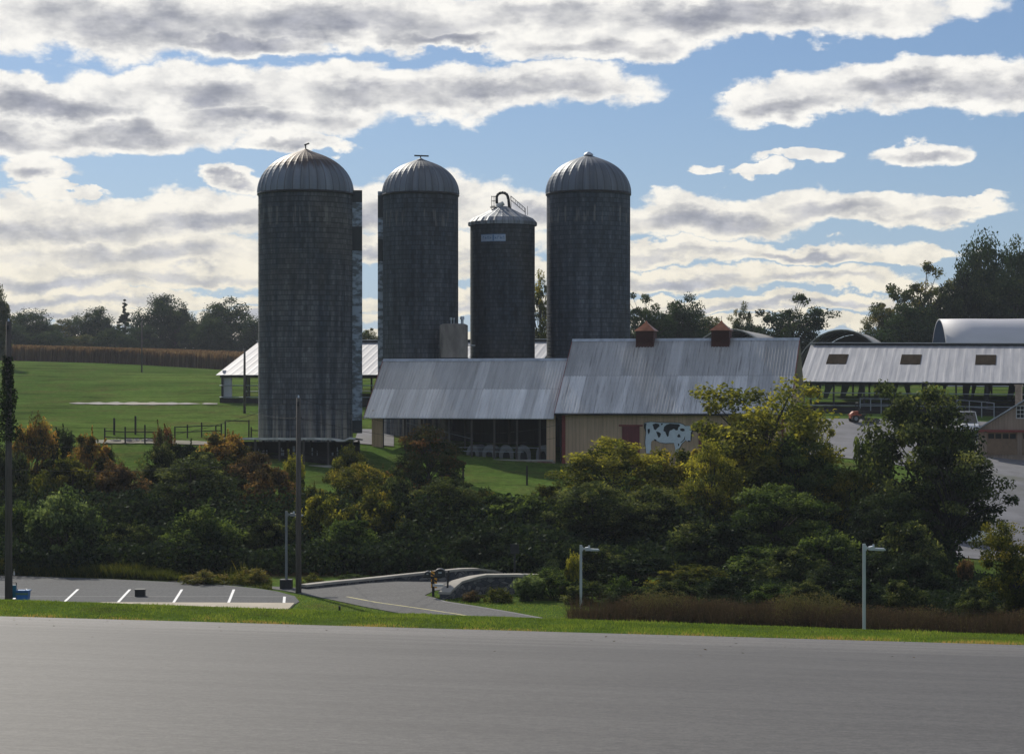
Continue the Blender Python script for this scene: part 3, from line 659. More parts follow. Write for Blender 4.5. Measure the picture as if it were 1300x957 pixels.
for pxc in (820.5, 916):
    # cupola stands astride the ridge
    k = (pxc-650)/F; a = p0.x+V_.x*BW; b = p0.y+V_.y*BW; xl = (k*b-a)/(U.x-k*U.y)
    c_ = MB().box(xl-.72, BW-.72, BRZ-.85, xl+.72, BW+.72, BRZ+.68).build('cupola', M['cupola'], barn)
    lv = MB()
    for j in range(7):
        z = BRZ-.25+j*.13; lv.box(xl-.60, BW-.765, z, xl+.60, BW-.723, z+.05)
    lv.build('louvre', M['cupola'], c_)
    rf = MB(); z = BRZ+.683; e = .86
    prof = [(e, 0), (e*.72, .20), (e*.42, .42), (e*.14, .66), (.03, .82)]
    vs = [(xl+sx*r, BW+sy*r, z+dz) for r, dz in prof for sx, sy in ((-1, -1), (1, -1), (1, 1), (-1, 1))]
    fs = [(4*j+i, 4*j+(i+1) % 4, 4*j+4+(i+1) % 4, 4*j+4+i) for j in range(4) for i in range(4)]+[(3, 2, 1, 0), (16, 17, 18, 19)]
    rf.add(vs, fs).build('cupola_roof', M['copper'], c_)
    MB().tube((xl, BW, z+.8), (xl, BW, z+1.15), .02).build('finial', M['darkmetal'], c_)

# ------------------------------------------------------------------ open-fronted low barn
SL, SW, SE, SR = 15.65, 5.3, 7.77, 12.45
s0 = p0-U*SL; s0.z = 0
sh = thing('cattle_barn', 'low open-fronted barn with patched tin roof adjoining the cow barn', 'barn', (s0.x, s0.y, 0), FR)
gable_roof(sh, SL-.05, SW, SW, SE, SR, SE+.1, 0, MR2)
g2 = 4.2
MB().box(.55, .45, g2-.9, 1.45, .60, SE+.25).box(.55, .60, g2-.9, .70, 1.2, SE+.6).build('wall', M['siding'], sh); MB().box(SL-.75, .45, g2-.9, SL-.05, .60, SE+.25).build('wall', M['siding'], sh)
gp = [(.60, SE-.0), (.60, SE+.35), (SW, SR-.12), (2*SW-.3, SE+.3), (2*SW-.3, g2-.5), (2*SW-1.5, g2-.5), (2*SW-1.5, SE)]
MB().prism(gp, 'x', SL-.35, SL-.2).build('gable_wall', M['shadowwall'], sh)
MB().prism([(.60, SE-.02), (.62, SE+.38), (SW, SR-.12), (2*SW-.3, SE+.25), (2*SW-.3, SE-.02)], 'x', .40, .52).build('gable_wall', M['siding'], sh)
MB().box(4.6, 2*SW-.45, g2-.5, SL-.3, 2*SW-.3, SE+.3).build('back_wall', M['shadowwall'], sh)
MB().prism([(-.01, SE-.17), (-.01, SE+.03), (SW, SR+.06), (SW, SR-.14)], 'x', -.035, -.004).build('rake_trim', M['redtrim'], sh)
for i in range(8):
    xx = 1.45+i*1.84
    if xx < SL-1: MB().box(xx-.07, .48, g2-.6, xx+.07, .62, SE+.25).build('post', M['polewood'], sh)
    if i % 2: MB().box(xx-.07, 5.2, g2-.6, xx+.07, 5.34, SR-.3).build('post', M['polewood'], sh)
MB().box(1.5, .44, SE-.12, SL-.8, .60, SE+.12).build('beam', M['oldwood'], sh)
MB().box(.3, .28, g2-1.0, 6.9, .443, g2-.18).box(6.9, .24, g2-1.0, SL-.05, .443, g2+.22).build('sill_wall', M['brick'], sh)
MB().box(10.6, .20, g2+.223, SL-.2, .50, g2+.33).build('sill_cap', M['concrete'], sh)
MB().bar((5, .52, g2+1.0), (SL-2.6, .52, g2+.9), .05).bar((5, .52, g2+1.25), (SL-.8, .52, g2+1.25), .04).bar((3.4, .64, SE-.4), (8.9, .64, g2+1.9), .03).build('rail', M['rail'], sh)
# calf hutches under that roof
def hutch():
    t = thing('calf_hutch', 'x', 'calf hutch', group='calf hutches under the low barn roof')
    hw, hh, ln = .56, 1.25, 1.5; arc = [(hw*math.cos(a), hh*.5+hh*.55*math.sin(a)) for a in np.linspace(0, math.pi, 13)]
    out = [(hw, 0)]+arc+[(-hw, 0)]; n_ = len(out)
    inn = [(x*.50, z*.66) for x, z in out]
    vs = [(x, 0, z) for x, z in out]+[(x, 0, z) for x, z in inn]+[(x, ln, z) for x, z in out]
    fs = [(i, i+1, n_+i+1, n_+i) for i in range(n_-1)]+[(i, i+1, 2*n_+i+1, 2*n_+i) for i in range(n_-1)]+[tuple(range(2*n_, 3*n_))]
    MB().add(vs, fs).build('shell', M['hutch'], t); MB().prism([(x*.96, max(z, .03)*.97) for x, z in inn], 'y', .25, .30).build('inside', M['black'], t)  # black sheet behind the opening stands in for the shade inside
    MB().box(-.34, .9, .01, .34, 1.4, .28).build('bedding', M['dirt'], t)
    return t
hlab = ['grey calf hutch nearest the bushes, first from the left under the low barn', 'second grey calf hutch from the left in the low barn', 'third and middle grey calf hutch of the row in the low barn',
        'fourth grey calf hutch, behind the pale sill cap', 'last grey calf hutch, beside the tan end wall of the low barn']
h0 = hutch()
for i, px in enumerate((600, 621, 643, 665, 689)):
    k = (px-650)/F; q_ = s0+V_*1.3; xl = (k*q_.y-q_.x)/(U.x-k*U.y); P_ = q_+U*xl; P_.z = g2+.12
    o = h0 if i == 0 else dup(h0, P_, FR)
    o.location = P_; o.rotation_euler = (0, 0, FR+(-.25, 0, .3, .35, -.1)[i]); o['label'] = hlab[i]

# ------------------------------------------------------------------ silos
def silo(label, px, half, d, zbase, yrim, yapex, wallmat, domemat, nrib=36, rough_top=False, rings=None):
    x = WX(px, d); r = half/F*math.sqrt(d*d+x*x); r = half/F*d; t = thing('silo', label, 'silo', (x, d, zbase), 0)
    zr_ = WZ(yrim, d)-zbase; za = WZ(yapex, d)-zbase
    MB().lathe([(r, -2), (r, zr_)], 96).build('wall', wallmat, t, True)
    hh = za-zr_; prof = []
    for k in range(15):
        a = k/14*math.pi/2; rr = (r+.05)*math.cos(a)
        zz_ = zr_+.02+hh*.90*math.sin(a)+ (hh*.10*(k/14)**9)
        prof.append((max(rr, .02), zz_))
    nseg = nrib*4
    rb = lambda i, rr, z: 1+(.016 if i % 4 == 0 else 0)
    MB().lathe(prof, nseg, rb).build('dome', domemat, t)
    MB().lathe([(r+.01, zr_-.16), (r+.09, zr_-.16), (r+.09, zr_-.02), (r+.02, zr_+.0)], 96).build('rim_band', M['darkmetal'], t, True)
    return t, r, zr_, za
def m_dome(name, base, rust, zlow, zhi, amt):
    m, t, o = newmat(name); P = t.new('ShaderNodeTexCoord').outputs['Object']; s = t.sep(P)
    th = t.math('MULTIPLY', t.math('ARCTAN2', s[1], s[0]), 6.)
    st = t.noise(t.comb(t.math('MULTIPLY', th, 1.2), t.math('MULTIPLY', s[2], .5), 0), 1., 5, .7)
    panel = t.noise(t.comb(t.math('MULTIPLY', th, .9), t.math('MULTIPLY', s[2], .08), 5), 1., 1, .5)
    f = t.math('MULTIPLY', t.math('ADD', t.ramp(s[2], zlow, zhi), t.math('MULTIPLY', t.math('SUBTRACT', st, .5), 1.6)), amt)
    c = t.mix(t.ramp(panel, .3, .7), tuple(x*.78 for x in base), tuple(x*1.2 for x in base))
    c = t.mix(t.ramp(f, .25, .85), c, rust)
    rib = t.math('PINGPONG', t.math('MULTIPLY', t.math('ARCTAN2', s[1], s[0]), 18/math.pi), .5)
    c = t.mix(t.ramp(rib, .0, .10, .6, 0), c, tuple(x*.3 for x in rust))
    principled(t, o, c, .55, .4, st, .15, .01); return m
D1 = m_dome('rusty_dome_steel', (.17, .195, .23), (.080, .055, .045), 20.5, 22.6, .95)
D2 = m_dome('dull_dome_steel', (.15, .17, .20), (.075, .070, .068), 21.5, 23.6, .55)
D4 = m_dome('clean_dome_steel', (.13, .15, .18), (.10, .095, .085), 24.6, 27.2, .5)
def chute(t, r, z0, z1, ang, w, dep, label, lo):
    ca, sa = math.cos(ang), math.sin(ang); Mx = Matrix.Rotation(ang, 4, 'Z')
    c_ = MB().box(r-.15, -w/2, z0, r+dep, w/2, z1, Mx).build('chute', [M['chute']], t)
    return c_
m_, t_, o_ = newmat('patched_chute_sheet')
P_ = t_.new('ShaderNodeTexCoord').outputs['Object']; s_ = t_.sep(P_)
wn_ = t_.new('ShaderNodeTexWhiteNoise', noise_dimensions='2D'); t_.put(wn_.inputs['Vector'], t_.comb(t_.math('FLOOR', t_.math('DIVIDE', s_[2], 1.9)), 6, 0))
nz_ = t_.noise(t_.vec('MULTIPLY', P_, (1.2, 1.2, 2.6)), 1., 3, .6)
c_ = t_.mix(t_.ramp(nz_, .42, .60), (.36, .43, .52), (.13, .15, .17))
c_ = t_.mix(t_.math('LESS_THAN', wn_.outputs[0], .18), c_, (.040, .048, .055))
principled(t_, o_, c_, .6, .3); M['chute'] = m_
px_seed = 1
SC = (.085, .090, .096)
ms1 = m_stave('stave_concrete_west', 3.66, (.150, .158, .170), (.050, .062, .080), (.180, .160, .135), 1., ztop=19.5)
z1 = 5.7
t1, r1, zr1, za1 = silo('tallest weathered concrete silo on the left with rust-topped ribbed dome', 388, 59.7, 164, z1, 246, 189, ms1, D1)
MB().lathe([(3.58, zr1+2.36), (3.62, zr1+2.44), (3.30, zr1+2.52)], 96).build('dome_seam', M['darkmetal'], t1, True) if False else None
MB().tube((0, 0, za1-.1), (0, 0, za1+.32), .05).bar((-.1, 0, za1+.28), (.28, 0, za1+.42), .13, .10).build('vent', M['darkmetal'], t1)
chute(t1, r1, .9, zr1+.25, R(4), .95, .74, '', 0)
ms2 = m_stave('stave_concrete_dark', 3.26, (.125, .142, .165), (.036, .050, .070), (.075, .075, .075), 12., ztop=20.5)
z2 = 5.9; px_seed = 2
t2, r2, zr2, za2 = silo('second silo from the left, dark staves and plain grey ribbed dome', 534, 47.8, 181, z2, 247, 201, ms2, D2)
MB().tube((0, 0, za2-.1), (0, 0, za2+.25), .05).bar((-.55, 0, za2+.22), (.7, 0, za2+.18), .10, .12).build('vent', M['darkmetal'], t2)
chute(t2, r2, .8, zr2+.25, R(180-4), .85, .42, '', 0)
ms3 = m_stave('stave_concrete_blue', 2.83, (.078, .095, .115), (.034, .048, .066), (.10, .095, .088), 23., band=.36, ztop=40)
z3 = 6.0
x3 = WX(638, 184); d3_ = 184; r3 = 41.0/F*d3_
t3 = thing('silo', 'shorter silo with cone roof, curved filler pipe and blue sign plate', 'silo', (x3, d3_, z3), 0)
ze3 = WZ(281, d3_)-z3; zc3 = WZ(263, d3_)-z3
MB().lathe([(r3, -2), (r3, ze3)], 96).build('wall', ms3, t3, True)
rb = lambda i, rr, z: 1+(.022 if i % 4 == 0 and rr > .3 else 0)
MB().lathe([(r3+.13, ze3-.42), (r3+.13, ze3-.12), (r3*.93, ze3+.22), (r3*.55, ze3+.70), (.42, zc3+.05), (.05, zc3+.06)], 28*4, rb).build('cone_roof', m_dome('cone_roof_steel', (.24, .26, .29), (.20, .22, .24), 3, 90, .0), t3)
arcp = [Vector((.62, 0, zc3-.3)), Vector((.52, 0, zc3+.7))]+[Vector((-.02+.50*math.cos(a), 0, zc3+.85+.42*math.sin(a))) for a in np.linspace(0, math.pi, 8)]+[Vector((-.50, 0, zc3+.30))]
MB().path(arcp, [.13]*len(arcp), 10).build('filler_pipe', M['darkmetal'], t3, True)
MB().tube((-.5, -.1, zc3), (.1, -.1, zc3+.36), .26, .2, 10).build('inlet_hood', M['offwhite'], t3)
cg = MB()
for xx in (-.95, -.75): cg.tube((xx, -.3, zc3-.25), (xx, -.3, zc3+.95), .025)
for zz_ in (.05, .5, .9): cg.tube((-1.0, -.3, zc3+zz_), (-.6, -.3, zc3+zz_), .03)
MB().box(-1.1, -.5, zc3-.06, -.5, .2, zc3-.02).build('platform_deck', M['darkmetal'], t3); cg.build('guard_rail', M['darkmetal'], t3); cg = MB()
cg.tube((.75, -.3, zc3-.25), (.75, -.3, zc3+.95), .025)
for o2 in (0, .35): cg.tube((.72, -.3, zc3+.95-o2), (2.0, -.3, zc3-.15-o2), .028)
for k in range(7): cg.tube((.72+k*.2, -.3, zc3+.95-k*.172), (.72+k*.2, -.3, zc3+.60-k*.172), .018)
cg.tube((2.0, -.3, zc3-.15), (2.0, -.3, zc3-.75), .03); cg.tube((2.2, -.3, zc3+.05), (2.2, -.3, zc3-.75), .02)
cg.build('ladder', M['darkmetal'], t3)
def curved_plate(r, a0, a1, z0_, z1_, th=.03, n=16):
    vs = []
    for rr in (r+.004, r+th):
        for z in (z0_, z1_):
            for i in range(n+1):
                a = a0+(a1-a0)*i/n; vs.append((rr*math.cos(a), rr*math.sin(a), z))
    k = n+1; fs = []
    for i in range(n):
        fs += [(2*k+i, 2*k+i+1, 3*k+i+1, 3*k+i), (i, k+i, k+i+1, i+1), (k+i, 3*k+i, 3*k+i+1, k+i+1), (i, i+1, 2*k+i+1, 2*k+i)]
    fs += [(0, 2*k, 3*k, k), (n, k+n, 3*k+n, 2*k+n)]
    return MB().add(vs, fs)
zs0, zs1 = WZ(306.5, 181.2)-z3, WZ(297.2, 181.2)-z3
aL = -math.pi/2-math.asin((638-611.5)/41); aR = -math.pi/2+math.asin((642-638)/41)
sg = curved_plate(r3, aL, aR, zs0, zs1).build('sign_plate', M['signpale'], t3)
fr = MB(); 
for za_, zb_ in ((zs0, zs0+.05), (zs1-.05, zs1)): m3 = curved_plate(r3+.032, aL, aR, za_, zb_, .01); fr.add(m3.v, m3.f)
# blocky lettering bars, too small to read in the photograph
rgl = random.Random(5)
na = 9
for i in range(na):
    if i == 4: continue
    a = aL+(aR-aL)*(i+.9)/(na+1); wA = (aR-aL)/(na+1)*.62
    m3 = curved_plate(r3+.032, a, a+wA*.30, zs0+.17, zs1-.17, .01, 2); fr.add(m3.v, m3.f)
    m3 = curved_plate(r3+.032, a+wA*.30, a+wA, (zs0+zs1)/2-.05 if i % 2 else zs1-.24, (zs0+zs1)/2+.04 if i % 2 else zs1-.17, .01, 2); fr.add(m3.v, m3.f)
    if i % 3: m3 = curved_plate(r3+.032, a+wA*.72, a+wA, zs0+.17, zs1-.25, .01, 2); fr.add(m3.v, m3.f)
fr.build('lettering', M['signblue'], sg)
m3 = curved_plate(r3+.032, aL+(aR-aL)*.50, aL+(aR-aL)*.56, zs0+.07, zs1-.07, .012, 2); m3.build('emblem', M['signblue'], sg)
ms4 = m_stave('stave_concrete_banded', 3.66, (.132, .152, .182), (.042, .058, .080), (.085, .088, .095), 37., ztop=21.2)
z4 = 5.8
t4, r4, zr4, za4 = silo('rightmost silo with smooth clean dome and stained banded staves', 747, 53, 184, z4, 246, 196, ms4, D4, 30)
MB().lathe([(.45, za4-.10), (.40, za4+.02), (.12, za4+.20), (.02, za4+.22)], 20).build('vent', M['galv'], t4, True)
# lower staves of the last silo have close-set hoops
hp = MB()
for k in range(34):
    z = 1.0+k*.30; hp.lathe([(r4+.002, z), (r4+.022, z+.012), (r4+.002, z+.03)], 72)
hp.build('hoops', M['darkmetal'], t4, True)
hp = MB()
for k in range(26):
    z = .5+k*.76; hp.lathe([(r1+.002, z), (r1+.022, z+.012), (r1+.002, z+.03)], 72)
hp.build('hoops', M['darkmetal'], t1, True)
# concrete bin
xb = WX(576, 177); zb = 6.; rb_ = 18/F*177
t5 = thing('feed_bin', 'squat concrete bin with two capped vents in front of second silo', 'bin', (xb, 177, zb), 0)
zt = WZ(413, 177)-zb
MB().lathe([(rb_, -1), (rb_, zt), (rb_*.8, zt+.12), (.01, zt+.14)], 40).build('tank', simple('stained_bin_concrete', (.19, .175, .155), .9, 0, .45, .9, (1, 1, .35), (.045, .045, .045), .48, .62), t5, True)
MB().lathe([(rb_+.02, 6.6), (rb_+.05, 6.65), (rb_+.02, 6.7)], 40).build('hoop', M['darkmetal'], t5, True)
MB().tube((-.22, 0, zt), (-.22, 0, zt+.6), .05).tube((-.22, 0, zt+.45), (-.22, 0, zt+.66), .11).tube((.02, 0, zt), (.02, 0, zt+.55), .04).tube((.02, 0, zt+.5), (.02, 0, zt+.62), .09).build('small_vent', M['galv'], t5)
MB().tube((.72, 0, zt-.1), (.72, 0, zt+.5), .12).tube((.72, 0, zt+.5), (.72, 0, zt+.75), .20, .16).build('vent', M['galv'], t5)
MB().tube((1.1, 0, WZ(438.5, 177)-zb), (1.8, .6, WZ(438.5, 177)-zb), .05).build('pipe', M['galv'], t5)

# ------------------------------------------------------------------ long free-stall sheds
def long_shed(label, loc, L, w, ze, zr, zg, lod, roofmat, tilt=0., skyl=(), endwall=True, tall=3.):
    t = thing('livestock_shed', label, 'shed', loc, FR); t.rotation_euler = (0, tilt, FR)
    gable_roof(t, L, w, w, ze, zr, ze, 0, roofmat, .9, rib=.014)
    MB().box(0, w-.45, zr+.18, L, w+.45, zr+.24).build('ridge_vent_cap', M['offwhite'], t)
    MB().box(.5, w-.30, zr-.12, L-.5, w+.30, zr+.17).build('ridge_vent', M['darkmetal'], t)
    n_ = int(L/3)
    for i in range(n_+1):
        x = .5+i*(L-1)/n_
        MB().box(x-.09, .5, zg-.8, x+.09, .68, ze+.05).build('post', M['darkmetal'], t)
        MB().box(x-.09, 2*w-.7, zg-.8, x+.09, 2*w-.5, ze+.05).build('back_post', M['darkmetal'], t)
        if i % 2 == 0:
            MB().box(x-.09, w*.62, zg-.8, x+.09, w*.62+.2, ze+(zr-ze)*.6-.1).build('inner_post', M['oldwood'], t)
    MB().box(.3, .45, ze-.28, L-.3, .70, ze+.03).build('header', M['oldwood'], t)
    MB().box(.3, 2*w-.72, ze-.28, L-.3, 2*w-.47, ze+.03).build('back_header', M['oldwood'], t)
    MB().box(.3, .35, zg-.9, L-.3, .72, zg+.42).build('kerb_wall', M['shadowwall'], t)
    MB().tube((.3, .30, zg+1.75), (L-.3, .30, zg+1.75), .05).tube((.3, .30, zg+.52), (L-.3, .30, zg+.52), .05).build('rail', M['rail'], t)
    MB().tube((.3, 2*w-.4, zg+1.1), (L-.3, 2*w-.4, zg+1.1), .04).tube((.3, w*.6, zg+1.1), (L-.3, w*.6, zg+1.1), .04).build('stall_rail', M['rail'], t)
    for (x, y_) in skyl:
        k = (zr-ze)/w; y0_, y1_ = w*y_, w*y_+3.1
        o = MB(); dz = .065
        o.add([(x, y0_, ze+k*y0_+dz), (x+2.0, y0_, ze+k*y0_+dz), (x+2.0, y1_, ze+k*y1_+dz), (x, y1_, ze+k*y1_+dz), (x, y0_, ze+k*y0_), (x+2.0, y0_, ze+k*y0_), (x+2.0, y1_, ze+k*y1_), (x, y1_, ze+k*y1_)],
              [(0, 1, 2, 3), (7, 6, 5, 4), (0, 4, 5, 1), (1, 5, 6, 2), (2, 6, 7, 3), (3, 7, 4, 0)])
        o.build('skylight', M['skylight'], t)
    return t
pL = W(274, 476, 222)
ls = long_shed('white-roofed open shed standing behind the left silo', (pL.x, pL.y, 0), 34.5, 12.3, pL.z, 15.15, 8.6, 0, MRW)
MB().box(.6, .75, 8.2, 1.5, .90, pL.z+.2).box(.45, .75, 8.2, .60, 2.6, pL.z+.5).build('end_panel', M['fabricwhite'], ls)
for a, b in ((6.2, 7.6), (8.0, 9.1), (19, 22), (24, 28)): MB().box(a, 12., 8.4, b, 12.3, pL.z+1.4).build('curtain', M['shadowwall'], ls)

pR = W(1012, 484, 206)
rs = long_shed('long grey-roofed open shed with brown skylights, across the yard', (pR.x, pR.y, 0), 60, 12, pR.z, 14.6, 7.9, 0, MRW, R(.45), [(2.2+i*7.35, .46) for i in range(6)])
cu = MB(); rg = random.Random(9)
x = 1.
while x < 58:
    a = rg.uniform(.3, .9); sl_ = rg.uniform(-.4, .4); cu.prism([(x, pR.z-.2), (x+a, pR.z-.2), (x+a*.7+sl_, pR.z-1.7), (x+.12+sl_, pR.z-1.7)], 'y', 8., 8.06).build('curtain', M['fabricgreen'], rs); cu = MB(); x += rg.uniform(.7, 2.6)
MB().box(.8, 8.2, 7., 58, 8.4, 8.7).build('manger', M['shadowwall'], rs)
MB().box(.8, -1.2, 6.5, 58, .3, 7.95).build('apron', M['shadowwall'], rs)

def pipe_fence(label, a, b, n_, hh=1.15):
    a = Vector(a); b = Vector(b); t = thing('pipe_fence', label, 'fence', a)
    P_ = [a.lerp(b, i/n_) for i in range(n_+1)]; P_ = [Vector((q_.x, q_.y, h(q_.x, q_.y))) for q_ in P_]
    for q_ in P_: MB().tube(q_-a-Vector((0, 0, .2)), q_-a+Vector((0, 0, hh)), .05).build('post', M['rail'], t)
    for k in (.98, .6):
        m_ = MB()
        for u_, v_ in zip(P_[:-1], P_[1:]): m_.tube(u_-a+Vector((0, 0, hh*k)), v_-a+Vector((0, 0, hh*k)), .035)
        m_.build('rail', M['rail'], t)
    return t
a_ = wx(1092, 203.5); b_ = wx(1132, 202.5)
pipe_fence('grey pipe fence behind the orange mower', (*a_, h(*a_)), (*b_, h(*b_)), 3, 1.5)
a_ = wx(1215, 201); b_ = wx(1262, 199)
pipe_fence('grey pipe fence between the dark tree and the garage', (*a_, h(*a_)), (*b_, h(*b_)), 3, 1.5)

# ------------------------------------------------------------------ hoop barns
def hoop(label, px, ytop, d, half, length, rot, cover, endmat, openf=True):
    x = WX(px, d); zg = h(x, d)-.6; t = thing('hoop_barn', label, 'hoop barn', (x, d, zg), rot)
    hh = WZ(ytop, d)-zg; n_ = 24
    arc = [(half*math.cos(a), hh*math.sin(a)) for a in np.linspace(0, math.pi, n_+1)]
    vs = []; ny2 = 13
    for j in range(ny2):
        for s_ in (1, .985):
            vs += [(u*s_*(1+.004*(j % 2)), j*length/(ny2-1), v*s_*(1+.004*(j % 2))) for u, v in arc]
    k = n_+1; fs = []
    for j in range(ny2-1):
        for i in range(n_):
            a = 2*j*k; b = a+2*k
            fs += [(a+i, a+i+1, b+i+1, b+i), (a+k+i, b+k+i, b+k+i+1, a+k+i+1)]
    for i in range(n_): fs.append((i, k+i, k+i+1, i+1)); e_ = 2*(ny2-1)*k; fs.append((e_+i, e_+i+1, e_+k+i+1, e_+k+i))
    MB().add(vs, fs).build('cover', cover, t, True)
    if openf:
        for j in range(0, ny2, 3):
            mb_ = MB(); y = j*length/(ny2-1)+.05; pp = [Vector((u*.97, y, v*.97)) for u, v in arc[::2]]
            mb_.path(pp, [.07]*len(pp), 5).build('hoop_truss', M['darkmetal'], t)
        MB().prism([(u*.975, v*.975) for u, v in arc], 'y', length-.4, length-.3).build('end_wall', endmat, t)
    else:
        MB().prism([(u*.975, v*.975) for u, v in arc], 'y', -.02, .03).build('end_wall', endmat, t)
        MB().prism([(u*.975, v*.975) for u, v in arc], 'y', length-.2, length-.12).build('end_wall', endmat, t)
    return t
hoop('open-ended hoop barn with arched cover behind the long shed', 1068, 418, 262, 6.3, 22, FR, M['fabricgrey'], M['fabricgreen'])
hoop('hoop barn half hidden behind the right-hand cupola', 925, 417, 262, 6.3, 30, FR, M['fabricgrey'], M['fabricgreen'])
hoop('white fabric hoop barn with dark end wall at right edge', 1192, 405, 262, 6.6, 45, FR-R(78), M['fabricwhite'], simple('dark_blue_end_sheet', (.020, .032, .055), .9, spec=0.), False)

# ------------------------------------------------------------------ garage
pg = W(1242, 577, 183); gg = thing('garage', 'tan garage with gable window and row of paned doors', 'garage', (pg.x, pg.y, 0), -R(21))
ge = WZ(545, 183); ga = WZ(501, 183); gw = 9.6; gzb = pg.z
MB().prism([(0, gzb-.8), (0, ge), (gw/2, ga-.12), (gw, ge), (gw, gzb-.8)], 'y', 0, .2).box(0, .2, gzb-.8, .15, 9, ge).box(gw-.15, .2, gzb-.8, gw, 9, ge).box(.15, 8.85, gzb-.8, gw-.15, 9, ge).build('wall', M['garage'], gg)
k = (ga-ge)/(gw/2)
for sx in (0, 1):
    pts_ = [(-.35, ge-.35*k), (gw/2, ga), (gw/2, ga+.12), (-.35, ge-.35*k+.12)]
    if sx: pts_ = [(gw-u, v) for u, v in pts_]
    MB().prism(pts_, 'y', -.4, 9.3).build('roof', M['galv'], gg)
MB().box(-.35, -.38, ge-.22, gw+.35, -.003, ge-.02).build('pent_trim', M['redtrim'], gg)
for i in range(3):
    x0 = .75+i*3.0; dr = MB().box(x0, -.06, gzb+.02, x0+2.6, -.003, gzb+2.05).build('door', M['slat'], gg)
    pn = MB()
    for j in range(4): pn.box(x0+.12+j*.62, -.075, gzb+1.42, x0+.62+j*.62, -.063, gzb+1.85)
    pn.build('pane', M['glass'], dr)
wx0 = gw/2-1.55; wz = WZ(531, 183)
wf = MB().box(wx0, -.06, wz, wx0+1.05, -.003, wz+1.15).build('window', M['offwhite'], gg)
pn = MB()
for a in range(3):
    for b in range(3): pn.box(wx0+.07+a*.32, -.07, wz+.08+b*.35, wx0+.34+a*.32, -.062, wz+.37+b*.35)
pn.build('pane', M['glass'], wf)
MB().box(2.95, 1.6, gzb+3.6, 3.5, 2.2, WZ(490, 185)).box(2.88, 1.53, WZ(490, 185), 3.57, 2.27, WZ(488, 185)).build('chimney', simple('tan_render', (.36, .27, .20), .8), gg)

# ------------------------------------------------------------------ feed bunk shelter in front of the left silo
fbp = wx(285, 153.5); fz = 4.4
fb_ = thing('feed_shelter', 'long low flat-roofed feed shelter at the foot of the left silo', 'shelter', (fbp[0], fbp[1], fz), -R(4))
zt_ = WZ(557, 153)-fz; Lb = 9.75
rf = MB(); xs = np.linspace(0, Lb, 24); rg = random.Random(2)
off = [rg.uniform(-.02, .02)-(.10 if 19 < i < 22 else 0)+(.06 if i == 22 else 0) for i in range(24)]
for i in range(23):
    a, b = xs[i], xs[i+1]; za, zb_ = zt_+off[i], zt_+off[i+1]
    rf.add([(a, -.3, za-.07), (b, -.3, zb_-.07), (b, -.3, zb_+.08), (a, -.3, za+.08), (a, 3.6, za-.20), (b, 3.6, zb_-.20), (b, 3.6, zb_-.10), (a, 3.6, za-.10)], [(0, 1, 2, 3), (3, 2, 6, 7), (0, 4, 5, 1), (4, 7, 6, 5)])
rf.build('roof', simple('weathered_roof_edge', (.62, .60, .57), .6, .2, .3, 2), fb_)
for i in range(6):
    x = .4+i*1.8; MB().box(x, 0, -1, x+.14, .14, zt_-.08).build('post', M['polewood'], fb_); MB().box(x, 3.2, -1, x+.14, 3.34, zt_-.2).build('post', M['oldwood'], fb_)
MB().box(.2, 1.3, -1, Lb-.2, 2.3, .75).build('bunk', M['oldwood'], fb_)
MB().box(.2, 3.35, -1, Lb-.2, 3.42, zt_-.3).build('back_boards', M['shadowwall'], fb_)
MB().box(.0, -.25, -1, Lb+.4, .0, .10).build('kerb', M['concrete'], fb_)
MB().bar((.2, .1, .62), (Lb-.2, .1, .62), .06, .1).bar((.2, .1, 1.05), (Lb-.2, .1, 1.05), .05, .08).bar((.2, .1, 1.4), (5.5, .1, 1.38), .04).build('rail', M['oldwood'], fb_)
st_ = MB(); rg = random.Random(8)
for i in range(26):
    x = rg.uniform(.5, Lb-.6); st_.box(x, 1.5, .75, x+rg.uniform(.05, .12), 1.6, .75+rg.uniform(.2, .75))
st_.build('stanchion', M['rail'], fb_)

# ------------------------------------------------------------------ farm fences
def fence(label, pts_, rails, hh=1.05, r=.06, extra=None):
    x0, y0 = wx(*pts_[0]); t = thing('wooden_fence', label, 'fence', (x0, y0, h(x0, y0)))
    P_ = []
    for (px, d) in pts_:
        x, y = wx(px, d); P_.append(Vector((x-x0, y-y0, h(x, y)-h(x0, y0))))
    for i, q_ in enumerate(P_): MB().bar(q_-Vector((0, 0, .3)), q_+Vector((.0, 0, hh*(1+.12*((i*7) % 3-1)))), 0.10, .10).build('post', M['oldwood'], t)
    for k_ in rails:
        m_ = MB()
        for a, b in zip(P_[:-1], P_[1:]): m_.bar(a+Vector((0, 0, hh*k_)), b+Vector((0, 0, hh*k_)), .04, .075)
        m_.build('rail', M['oldwood'], t)
    return t
fence('dark rail fence rising over the grass left of the silo', [(222, 163), (238, 164), (256, 166), (274, 168), (281, 168)], (.45, .85))
fence('dark field gate with one top bar left of the silo', [(286, 167), (316, 167)], (.93,), 1.45)
fence('low rail fence between the field gate and left silo', [(319, 168), (334, 168), (347, 168)], (.6,), 1.0)
fence('rail fence among shrubs at the left edge of the meadow', [(133, 158), (159, 157), (184, 157), (205, 157)], (.35, .7), 1.3)
for i, (px, d, lab) in enumerate(((145, 167, 'lone short fence post in the meadow, left one'), (172, 168, 'lone taller fence post in the meadow beside the shrubs'))):
    x, y = wx(px, d); tag(MB().bar((0, 0, -.3), (0, 0, 1.35+.15*i), .14, .14).build('fence_post', M['oldwood'], None, loc=(x, y, h(x, y))), lab, 'post')
